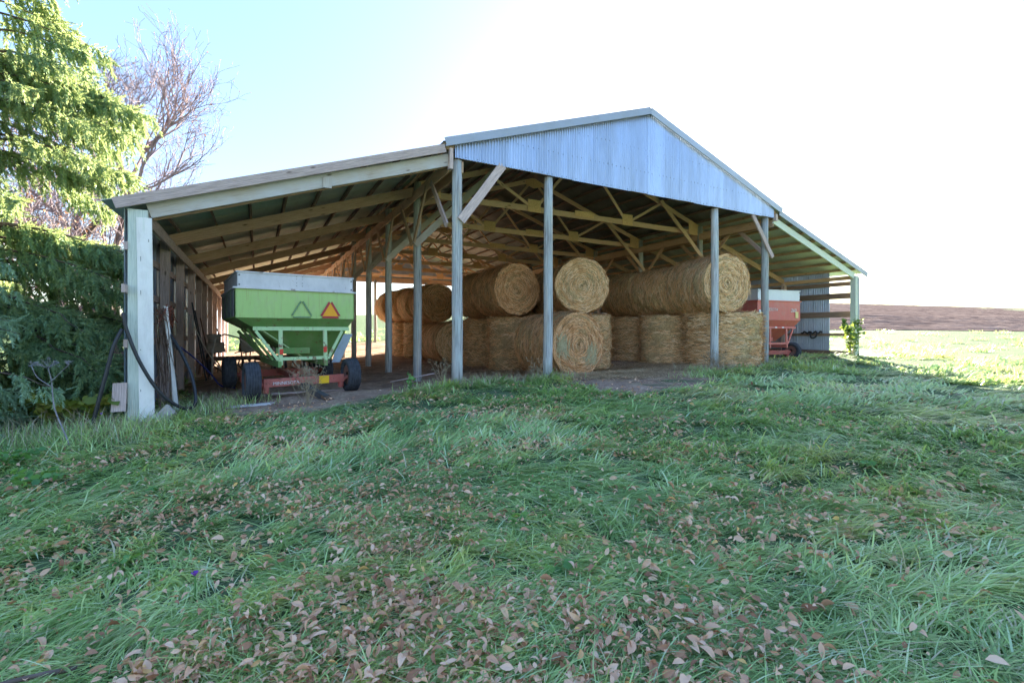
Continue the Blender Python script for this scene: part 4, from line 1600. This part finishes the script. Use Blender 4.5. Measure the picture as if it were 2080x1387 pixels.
edge_pts = [W2(-.3, -.2), W2(.5, -.2), W2(1.2, -.1), W2(2.4, -.1), W2(2.9, 0), W2(8.9, -.3), W2(9.6, -.2), W2(10.4, -.1), W2(11.2, -.1), W2(12.2, -.2), W2(8.0, -.5)]
dry_patch(edge_pts, 1500, .40, .32)
dry_patch(edge_pts[:5] + edge_pts[8:] + [W2(-.9, -.4), W2(6.2, -1.9), W2(7.2, -1.2)], 1500, .26, .30, 'tall_grass', 'grass', .009)
lw_pts = [W2(-5.6 + .25 * k, -.15 + .3 * (k % 3)) for k in range(6)] + [W2(-5.2, .8), W2(-5.0, 1.4), W2(-5.3, 1.9), W2(-4.6, .6)]
dry_patch(lw_pts, 500, .42, .25)
dry_patch(lw_pts, 900, .32, .28, 'tall_grass', 'grass', .007)
tr_pts = [(-7.4, 6.6), (-7.0, 6.9), (-6.6, 7.2), (-8.0, 7.0), (-6.2, 7.4), (-7.6, 7.6), (-5.9, 6.9), (-8.6, 7.2)]
dry_patch(tr_pts, 900, .6, .3)
dry_patch(tr_pts, 2200, .45, .4, 'tall_grass', 'grass', .007)

# straw trampled on the floor
n = 24000
kx = RNG.choice(6, n, p=[.38, .2, .14, .1, .1, .08])
cxs = np.array([2.3, 4.5, 6.5, .0, 8, -1.5])
cys = np.array([14.0, 16.6, 15.6, 16.2, 16.0, 19])
x = cxs[kx] + RNG.normal(0, 1.2, n)
y = cys[kx] - .3 + RNG.normal(0, .9, n)
ok = dirt_amount(x, y) > .3
x, y = x[ok], y[ok]
n = len(x)
P = np.stack([x, y, zg(x, y) + RNG.uniform(.012, .055, n)], 1)
tag(link(bpy.data.objects.new('straw_litter', blade_mesh('straw_litter', 'litter', P, RNG.uniform(.1, .38, n), RNG.uniform(.010, .026, n), RNG.uniform(0, 6.28, n),
                                                RNG.uniform(0, .15, n), RNG.uniform(0, .05, n), 2))), kind='stuff')

# ---------------------------------------------------------------- fallen leaves
def leaf_shape(seed, n=7):
    r = np.random.default_rng(seed)
    t = np.linspace(0, 1, n)
    wd = (.17 + .09 * ((seed * 37) % 8) / 8) * np.sin(np.pi * t ** .85) ** .8
    wd[0] = wd[-1] = .0
    bow = r.uniform(-.1, .45)
    fold = r.uniform(.1, .9)
    tw = r.uniform(-.6, .6)
    V = []
    for i in range(n):
        zc = bow * np.sin(np.pi * t[i]) * .6 + .05
        a = tw * (t[i] - .5)
        for sgn in (-1, 0, 1):
            yy = sgn * wd[i]
            zz = zc + abs(sgn) * wd[i] * fold
            V.append((t[i] - .5, yy * math.cos(a) - zz * math.sin(a) * .3, zz * math.cos(a) + yy * math.sin(a)))
    F = []
    for i in range(n - 1):
        for k in range(2):
            F.append((i * 3 + k, i * 3 + k + 1, i * 3 + 4 + k, i * 3 + 3 + k))
    return np.array(V), np.array(F)


LS = [leaf_shape(s) for s in range(8)]
LS5 = [leaf_shape(s, 5) for s in range(16)]
NL = 19000
lx, ly = polar(NL * 3, 1.5, 12.5, .98)
dens = (.13 + 1.0 * sstep(-.25, .40, wob(lx, ly, 1.0, 5) + .25 * wob(lx, ly, 3.1, 1))) * (.30 + .70 * sstep(4.0, -1.0, lx + .05 * ly)) * (.62 + .38 * sstep(10, 5, np.hypot(lx, ly))) * (.55 + .45 * sstep(1.7, 3.2, np.hypot(lx, ly)))
u, v = UVc(lx, ly)
dens = dens * (1 - sstep(-2.2, -.6, v)) + .02 * (v < 0)
# drifts gathered where the grass lies open
ok = RNG.random(NL * 3) < dens
lx, ly = lx[ok][:NL], ly[ok][:NL]
print('leaves', len(lx), ok.sum())
lr = np.hypot(lx, ly)
order = np.argsort(lr)
lx, ly, lr = lx[order], ly[order], lr[order]
NL = len(lx)
lsz = RNG.gamma(7, .0056, NL).clip(.02, .08) * np.clip(lr / 5, 1, 1.4)
lz = zg(lx, ly) + .062 + RNG.uniform(-.035, .04, NL)
leaf_me = [np_mesh('fallen_leaf', v_, f_, M['leaf'], True) for v_, f_ in LS]


def m_leaf_single():
    t = NT('dead_leaf_single')
    oi = t.n('ShaderNodeObjectInfo')
    col = t.ramp(oi.outputs['Random'], [(0, (.26, .12, .065)), (.2, (.52, .29, .16)), (.55, (.74, .46, .28)), (.9, (.88, .64, .44)), (.97, (.74, .42, .18)), (1, (.76, .48, .14))])
    ob = t.mapping('Object', (1, 3, 1))
    col = t.mix(t.maprange(t.noise(ob, 4, 4, .6), .4, .7, 0, .5), col, (.16, .09, .055))
    return t.done(t.principled(col, .65, 0, None, .3).outputs[0])


ml = m_leaf_single()
for me in leaf_me:
    me.materials.clear()
    me.materials.append(ml)
N1 = 300
for i in range(N1):
    o = bpy.data.objects.new('fallen_leaf', leaf_me[i % 8])
    o.location = (lx[i], ly[i], lz[i])
    o.rotation_euler = (random.gauss(0, .6), random.gauss(0, .5), random.uniform(0, 6.28))
    s = lsz[i]
    o.scale = (s, s * random.uniform(.8, 1.25), s)
    link(o)
    tag(o, 'dry tan fallen leaf lying on the near grass among many others', 'leaf', 'fallen leaves scattered on the near grass')
VV, FF = [], []
off = 0
for i in range(N1, NL):
    v_, f_ = LS5[i % 16]
    a, b_, c = random.gauss(0, .65), random.gauss(0, .5), random.uniform(0, 6.28)
    m = np.array(Matrix.Rotation(c, 3, 'Z') @ Matrix.Rotation(a, 3, 'X') @ Matrix.Rotation(b_, 3, 'Y'))
    VV.append((v_ * lsz[i]) @ m.T + np.array([lx[i], ly[i], lz[i]]))
    FF.append(f_ + off)
    off += len(v_)
tag(link(bpy.data.objects.new('leaf_litter', np_mesh('leaf_litter', np.concatenate(VV), np.concatenate(FF), M['leaf'], True))), kind='stuff')

# ---------------------------------------------------------------- spruce
def sprig_template(nn=13, L=1.0, wd=.16, seed=0):
    """a hanging shoot: a thin stem with pairs of needles; returns V,F (x along the shoot)"""
    r = np.random.default_rng(seed)
    V, F = [], []
    for i in range(nn):
        t = i / (nn - 1)
        for k in range(3):
            a = r.uniform(0, 2 * math.pi)
            w_ = wd * (1 - .55 * t) * r.uniform(.7, 1.2)
            p = np.array([t * L * .92, 0, 0])
            tip = p + np.array([.12 + .06 * r.random(), w_ * math.cos(a), w_ * math.sin(a)])
            s = np.array([.062, -.024 * math.sin(a), .022 * math.cos(a)])
            b = len(V)
            V += [p - s, p + s, tip]
            F.append((b, b + 1, b + 2))
    return np.array(V), np.array(F)


SP = [sprig_template(11, 1, .185, s) for s in range(5)]


def rot_to(d, roll):
    d = d / np.linalg.norm(d, axis=1, keepdims=True)
    up = np.tile(np.array([[0.0, 0, 1]]), (len(d), 1)) + RNG.normal(0, .05, (len(d), 3))
    s = np.cross(d, up)
    s /= np.linalg.norm(s, axis=1, keepdims=True)
    w_ = np.cross(s, d)
    c, q = np.cos(roll)[:, None], np.sin(roll)[:, None]
    return np.stack([d, s * c + w_ * q, -s * q + w_ * c], 2)  # columns


def place_many(T, P, D, S, name, mat):
    """copies of template shapes T at P along D with scale S, as one mesh"""
    VV, FF = [], []
    off = 0
    k = RNG.integers(0, len(T), len(P))
    Rm = rot_to(D, RNG.uniform(0, 6.28, len(P)))
    for j, (tv, tf) in enumerate(T):
        sel = np.where(k == j)[0]
        if not len(sel): continue
        v_ = np.einsum('nij,vj->nvi', Rm[sel], tv) * S[sel][:, None, None] + P[sel][:, None, :]
        VV.append(v_.reshape(-1, 3))
        f_ = (tf[None] + (np.arange(len(sel)) * len(tv))[:, None, None]).reshape(-1, tf.shape[1]) + off
        FF.append(f_)
        off += v_.shape[0] * v_.shape[1]
    return np_mesh(name, np.concatenate(VV), np.concatenate(FF), M[mat])


def spruce(x0, y0, H, RAD, seed, label, dens=1.0, zmin=.6, group=None, sprig=(.16, .34), arc=None, nm='needle'):
    r = np.random.default_rng(seed)
    z0 = float(zg(x0, y0))
    t = empty('spruce_tree', (x0, y0, z0), 0, label, 'spruce tree', group)
    b = MB()
    b.tube([(0, 0, -.3), (0, 0, 1), (.03, .02, H * .5), (0, 0, H)], [.30 * H / 14, .25 * H / 14, .15 * H / 14, .01], 10, lump=.05)
    b.build('trunk', M['bark'], t, True)
    limbs = MB()
    P, D, S = [], [], []
    z = zmin
    while z < H - .3:
        f = 1 - z / H
        nb = r.integers(5, 8) if z > 4.2 else r.integers(5, 7)
        for k in range(nb):
            a = r.uniform(0, 2 * math.pi)
            if arc is not None and abs((a - arc + math.pi) % (2 * math.pi) - math.pi) > 1.9 and r.random() < .6: continue
            L = RAD * (f ** .75) * r.uniform(.72, 1.15)
            if z < 2: L *= .92
            d = np.array([math.cos(a), math.sin(a)])
            zz = z + r.normal(0, .3)
            tipu, tipv = UVc(x0 + d[0] * L, y0 + d[1] * L)
            if tipu > -6.4 and tipv > -.6 and z + z0 < 4.6: L *= max(.2, 1 - (tipu + 6.4) / max(.3, abs(L * (d[0] * UX + d[1] * UY))))
            droop = .35 * L * (0.5 + .5 * f)
            pts = []
            m = 8
            for i in range(m + 1):
                s = i / m
                h = zz + .12 * L * s - droop * s * s * 1.25 + .42 * droop * max(0, s - .6) ** 1.0
                sd = r.normal(0, .02) * L
                pts.append((d[0] * L * s - d[1] * sd, d[1] * L * s + d[0] * sd, max(h, .25)))
            limbs.tube(pts, [.035 * (1 - .85 * i / m) * (L / 4 + .3) for i in range(m + 1)], 5, cap=False)
            # side branchlets with hanging shoots
            nb2 = int(L * 15 * dens)
            for q in range(nb2):
                s = r.uniform(.06, 1.0) ** .75
                i = min(int(s * m), m - 1)
                fr_ = s * m - i
                p = np.array(pts[i]) * (1 - fr_) + np.array(pts[i + 1]) * fr_
                side = r.choice((-1, 1))
                sl_ = (.18 + .5 * (1 - abs(s - .55))) * min(1.2, L / 3) * r.uniform(.4, 1)
                sd = np.array([-d[1] * side * .8 + d[0] * .65, d[0] * side * .8 + d[1] * .65, -.18])
                for j in range(max(2, int(sl_ * 11))):
                    e = r.uniform(0, 1)
                    pp = p + sd * sl_ * e - np.array([0, 0, .25 * sl_ * e * e])
                    hang = r.random() < .58
                    dd = np.array([d[0] * .25 + r.normal(0, .22), d[1] * .25 + r.normal(0, .22), -1.0]) if hang else sd + r.normal(0, .35, 3) + np.array([0, 0, .12])
                    P.append(pp)
                    D.append(dd)
                    S.append(r.uniform(*sprig) * (1.25 if hang else .8))
        z += r.uniform(.12, .5) * (1 + .2 * z / H)
    limbs.build('limbs', M['bark'], t, True)
    P, D, S = np.array(P), np.array(D), np.array(S)
    u_, v_ = UVc(P[:, 0] + x0, P[:, 1] + y0)
    ok = ~((u_ > -6.55) & (v_ > -.7) & (P[:, 2] + z0 < 4.0 + .3 * (u_ + 6)))
    P, D, S = P[ok], D[ok], S[ok]
    crown = link(bpy.data.objects.new('crown', place_many(SP, P, D, S, 'crown', nm)), t)
    return t, len(P)


_, n1 = spruce(-11.3, 9.8, 15.5, 4.1, 3, 'tall drooping spruce towering beside the left end of the barn', 1.18, .7, sprig=(.18, .40), arc=R(-20))
_, n2 = spruce(-8.9, 7.0, 4.4, 2.0, 9, 'low young spruce with bluish boughs in front of the tall one, at the left edge', 1.0, .45, sprig=(.14, .28), nm='needle_low')
print('sprigs', n1, n2)

# ---------------------------------------------------------------- bare trees behind
def bare_tree(x0, y0, H, seed, label, spread=.5, rust=0, depth=6, lean=0.0, turn=0.0):
    r = np.random.default_rng(seed)
    z0 = float(zg(x0, y0))
    t = empty('bare_tree', (x0, y0, z0), 0, label, 'bare tree', 'bare trees behind the spruce')
    big, small = MB(), MB()
    leafs = []

    def grow(p, d, L, rad, lev):
        m = 4 if lev < 3 else 3
        pts = [p]
        q = p.copy()
        dd = d.copy()
        for i in range(m):
            dd = dd + r.normal(0, .09 + .02 * lev, 3) + np.array([0, 0, .05 * (lev > 1)])
            dd /= np.linalg.norm(dd)
            q = q + dd * L / m
            pts.append(q)
        (big if lev < 2 else small).tube(pts, [max(.0085 if lev < 6 else .0062, rad * (1 - .45 * i / m)) for i in range(m + 1)], 7 if lev < 2 else 3, cap=False)
        if lev >= depth:
            if rust and r.random() < rust: leafs.append(q)
            return
        nb = 3 if lev < depth - 1 else 2
        for k in range(nb):
            s = r.uniform(.30, 1.0) if k else 1.0
            i = min(int(s * m), m - 1)
            b0 = pts[i] * (1 - (s * m - i)) + pts[i + 1] * (s * m - i)
            nd = dd + r.normal(0, spread * (1.0 if lev < 3 else .62), 3)
            nd[2] = nd[2] * .85 + .18
            nd /= np.linalg.norm(nd)
            grow(b0, nd, L * r.uniform(.63, .83), rad * .6, lev + 1)

    t.rotation_euler = (0, 0, turn)
    grow(np.array([0, 0, -.2]), np.array([lean, 0, 1.0]) / math.hypot(1, lean), H * .27, H * .016, 0)
    big.build('trunk', M['bark'], t, True)
    small.build('twigs', M['twig'], t)
    if leafs:
        P = np.array(leafs)
        n = len(P)
        tv = np.array([(-.5, 0, 0), (0, .3, 0.05), (.5, 0, 0), (0, -.3, .05)])
        me = place_many([(tv, np.array([(0, 1, 2, 3)]))], P, r.normal(0, 1, (n, 3)), r.uniform(.05, .11, n), 'withered_leaves', 'rust_leaf')
        o = link(bpy.data.objects.new('withered_leaves', me), t)
        o['kind'] = 'stuff'
    return t


bare_tree(-17.0, 20.5, 17.0, 21, 'fan shaped bare tree rising behind the barn roof, rightmost of the bare trees', .52, .10, 8, .06, 2.4)
bare_tree(-18.6, 20.0, 18.5, 22, 'bare tree with rusty leaves behind the tall spruce', .5, .2, 8)
bare_tree(-16.0, 13.8, 11.0, 23, 'lower bare tree close behind the spruce with many rusty leaves', .55, .5, 7, .05)
bare_tree(-21.0, 14.0, 13.0, 25, 'bare tree farthest left, seen through the spruce boughs', .55, .4, 7)
bare_tree(-23.5, 27.0, 16.0, 26, 'large bare tree standing farthest back on the left', .5, .2, 7)

# a bough reaching in at the top of the picture
# ---------------------------------------------------------------- smaller plants
def leaf_quad():
    tv = np.array([(0, 0, 0), (.3, .33, .04), (.7, .28, .0), (1.0, 0, -.06), (.7, -.28, .0), (.3, -.33, .04)])
    tf = np.array([(0, 1, 2, 3), (0, 3, 4, 5)])
    return [(tv, tf)]


def shrub(name, x, y, stems, hgt, spread, nleaf, lsize, mat, label, cat, up=.5, stem_mat='stalk', droop=0.0, group=None):
    z = float(zg(x, y))
    t = empty(name, (x, y, z), 0, label, cat, group)
    b = MB()
    P, D, S = [], [], []
    for k in range(stems):
        a = random.uniform(0, 6.28)
        top = np.array([math.cos(a) * spread * random.uniform(.2, 1), math.sin(a) * spread * random.uniform(.2, 1), hgt * random.uniform(.6, 1)])
        mid = top * .5 + RNG.normal(0, .06, 3) * spread + np.array([0, 0, .1 * hgt])
        pts = spline([(0.03 * math.cos(a), .03 * math.sin(a), -.05), tuple(mid), tuple(top - np.array([0, 0, droop * hgt]))], 8)
        b.tube(pts, [.010 * (hgt ** .5) * (1 - .7 * i / len(pts)) for i in range(len(pts))], 5)
        for j in range(nleaf):
            s = random.uniform(.25, 1)
            p = np.array(pts[min(int(s * len(pts)), len(pts) - 1)])
            P.append(p + RNG.normal(0, .05, 3) * hgt * .5)
            D.append(np.array([RNG.normal(), RNG.normal(), up * RNG.normal() + .1 - droop]))
            S.append(lsize * random.uniform(.6, 1.2))
    b.build('stem', M[stem_mat], t, True)
    me = place_many(leaf_quad(), np.array(P), np.array(D), np.array(S), 'foliage', mat)
    link(bpy.data.objects.new('foliage', me), t)
    return t


x, y = W2(17.3, -.15)
shrub('sapling', x, y, 7, 1.75, .5, 34, .16, 'sap_leaf', 'bright green sapling growing against the right corner post', 'sapling')
x, y = W2(-1.25, .25)
shrub('seedling', -2.13, 9.95, 4, .46, .12, 9, .10, 'weed_green', 'small leafy seedling at the foot of the second row post', 'seedling')
for i, (x, y, h, lb) in enumerate(((-7.3, 8.1, .75, 'yellow green broad leaved plant just left of the corner post'), (-8.1, 8.3, .8, 'yellow green broad leaved plant under the spruce boughs, middle of three'),
                                   (-8.9, 8.6, .8, 'yellow green broad leaved plant under the spruce, leftmost of three'))):
    shrub('broadleaf_plant', x, y, 9, h, .6, 12, .19, 'vine_leaf', lb, 'plant', .25, 'stalk', .1, 'broad leaved plants under the spruce')
for x, y, lb in ((-4.9, 4.85, 'ragged dark green weed patch in the left grass'), (-6.3, 5.9, 'bright green herb clump at the left edge below the spruce'), (-7.0, 6.1, 'second bright herb clump, at the far left edge')):
    shrub('herb_clump', x, y, 10, .2, .35, 10, .09, 'weed_green', lb, 'weed', .2, 'stalk')
for i, (x, y) in enumerate(((.25, 2.55), (-.35, 2.35), (.05, 3.2), (1.4, 3.9), (2.3, 5.2), (-2.5, 3.0), (-1.3, 3.6), (3.2, 4.2), (-.9, 5.2), (1.0, 6.3), (4.6, 6.0), (-3.3, 4.3), (.9, 2.3))):
    shrub('broad_weed', x, y, 3, .09, .10, 3, .075, 'weed_green', 'small broad leaved weed growing flat among the lawn grass, one of many alike', 'weed', .15, 'weed_green', 0, 'broad leaved weeds in the lawn')


def stalk_weed(name, x, y, n, hgt, spread, label, mat='stalk', heads=True, forks=4, r0=.005, group=None, cat='weed'):
    z = float(zg(x, y))
    t = empty(name, (x, y, z), 0, label, cat, group)
    b, hd = MB(), MB()
    for k in range(n):
        a = random.uniform(0, 6.28)
        top = np.array([math.cos(a) * spread * random.uniform(.3, 1), math.sin(a) * spread * random.uniform(.3, 1), hgt * random.uniform(.6, 1)])
        pts = spline([(random.gauss(0, .03), random.gauss(0, .03), -.05), tuple(top * .5 + RNG.normal(0, .03, 3)), tuple(top)], 8)
        b.tube(pts, [r0 * (1 - .6 * i / len(pts)) for i in range(len(pts))], 4)
        for j in range(forks):
            i = random.randint(3, len(pts) - 1)
            p = np.array(pts[i])
            q = p + np.array([random.gauss(0, .12), random.gauss(0, .12), random.uniform(.05, .22)]) * hgt
            b.tube([tuple(p), tuple((p + q) / 2 + RNG.normal(0, .01, 3)), tuple(q)], r0 * .5, 3)
            if heads:
                for _ in range(3):
                    s = q + RNG.normal(0, .012, 3)
                    hd.tube([tuple(s), tuple(s + RNG.normal(0, .012, 3) + np.array([0, 0, .015]))], [.004, .007], 4)
    b.build('stem', M[mat], t)
    if heads: hd.build('seed_heads', M[mat], t)['kind'] = 'stuff'
    return t


stalk_weed('dry_weed', -3.75, 8.6, 16, .8, .36, 'dry yellowish weed clump growing in front of the green wagon axle', 'stalk', True, 6)
stalk_weed('dry_weed', -1.62, 11.0, 9, .6, .3, 'thin dry weed left of the front left post', 'stalk', True, 4)
stalk_weed('dry_weed', .55, 11.6, 9, .55, .35, 'thin dry weed right of the front left post', 'stalk', True, 4)
stalk_weed('dry_weed', 6.6, 15.2, 16, .55, .45, 'reddish dry weeds round the foot of the post before the golden bales', 'stalk', True, 5)
stalk_weed('dry_weed', 9.3, 17.6, 30, .7, .6, 'brush pile of dry stems between the right post and the red wagon', 'dead_vine', False, 6, .007)
# dead umbel at the left
z = float(zg(-6.3, 6.55))
t = empty('dead_umbel', (-6.3, 6.55, z), 0, 'tall dead gray stalk with a spoked seed umbel standing at the left before the spruce', 'dead plant')
b = MB()
sp = spline([(.18, 0, -.05), (.05, .0, .25), (-.12, .02, .62), (-.17, .03, .98), (-.19, .0, 1.18)], 20)
b.tube(sp, [.011 * (1 - .5 * i / len(sp)) for i in range(len(sp))], 7)
b.tube(spline([(-.17, .02, .98), (-.05, .02, 1.1), (.10, .0, 1.22)], 8), .006, 4)
b.tube(spline([(-.17, .02, .92), (-.34, .0, 1.05), (-.42, .0, 1.2)], 8), .006, 4)
b.build('stem', M['gray_stalk'], t, True)
b = MB()
for c0, R0, nn in (((-.19, 0, 1.18), .17, 24), ((.10, 0, 1.22), .07, 9), ((-.42, 0, 1.2), .07, 9)):
    for k in range(nn):
        a = random.uniform(0, 6.28)
        el = random.uniform(.15, 1.45)
        e = R0 * random.uniform(.6, 1.05)
        q = (c0[0] + e * math.cos(a) * math.cos(el), c0[1] + e * math.sin(a) * math.cos(el), c0[2] + e * .75 * math.sin(el))
        b.tube([c0, q], .0016, 3)
        for _ in range(7):
            b.tube([q, (q[0] + random.gauss(0, .018), q[1] + random.gauss(0, .018), q[2] + random.uniform(-.005, .03))], .0017, 3)
b.build('umbel', M['gray_stalk'], t)
for (x, y, h, lb) in ((-6.15, 7.0, .42, 'purple thistle head by the weeds at the left below the spruce'), (-1.70, 2.50, .14, 'single purple thistle head low in the near grass')):
    z = float(zg(x, y))
    t = empty('thistle', (x, y, z), 0, lb, 'thistle')
    b = MB(); b.tube([(0, 0, -.03), (.01, 0, h * .5), (0, .01, h)], .004, 5); b.build('stem', M['weed_green'], t)
    b = MB()
    for k in range(26):
        a = random.uniform(0, 6.28)
        b.tube([(0, .01, h), (.016 * math.cos(a), .01 + .016 * math.sin(a), h + .022)], .0025, 3)
    b.build('flower', M['purple'], t)
b = MB()
b.tube(spline([(-2.12, 1.88, -.20), (-2.0, 1.93, -.19), (-1.86, 2.0, -.20)], 10), .010, 7, lump=.15)
tag(b.build('fallen_stick', M['bark'], None, True), 'short gray stick lying in leaves at the bottom left corner', 'stick')
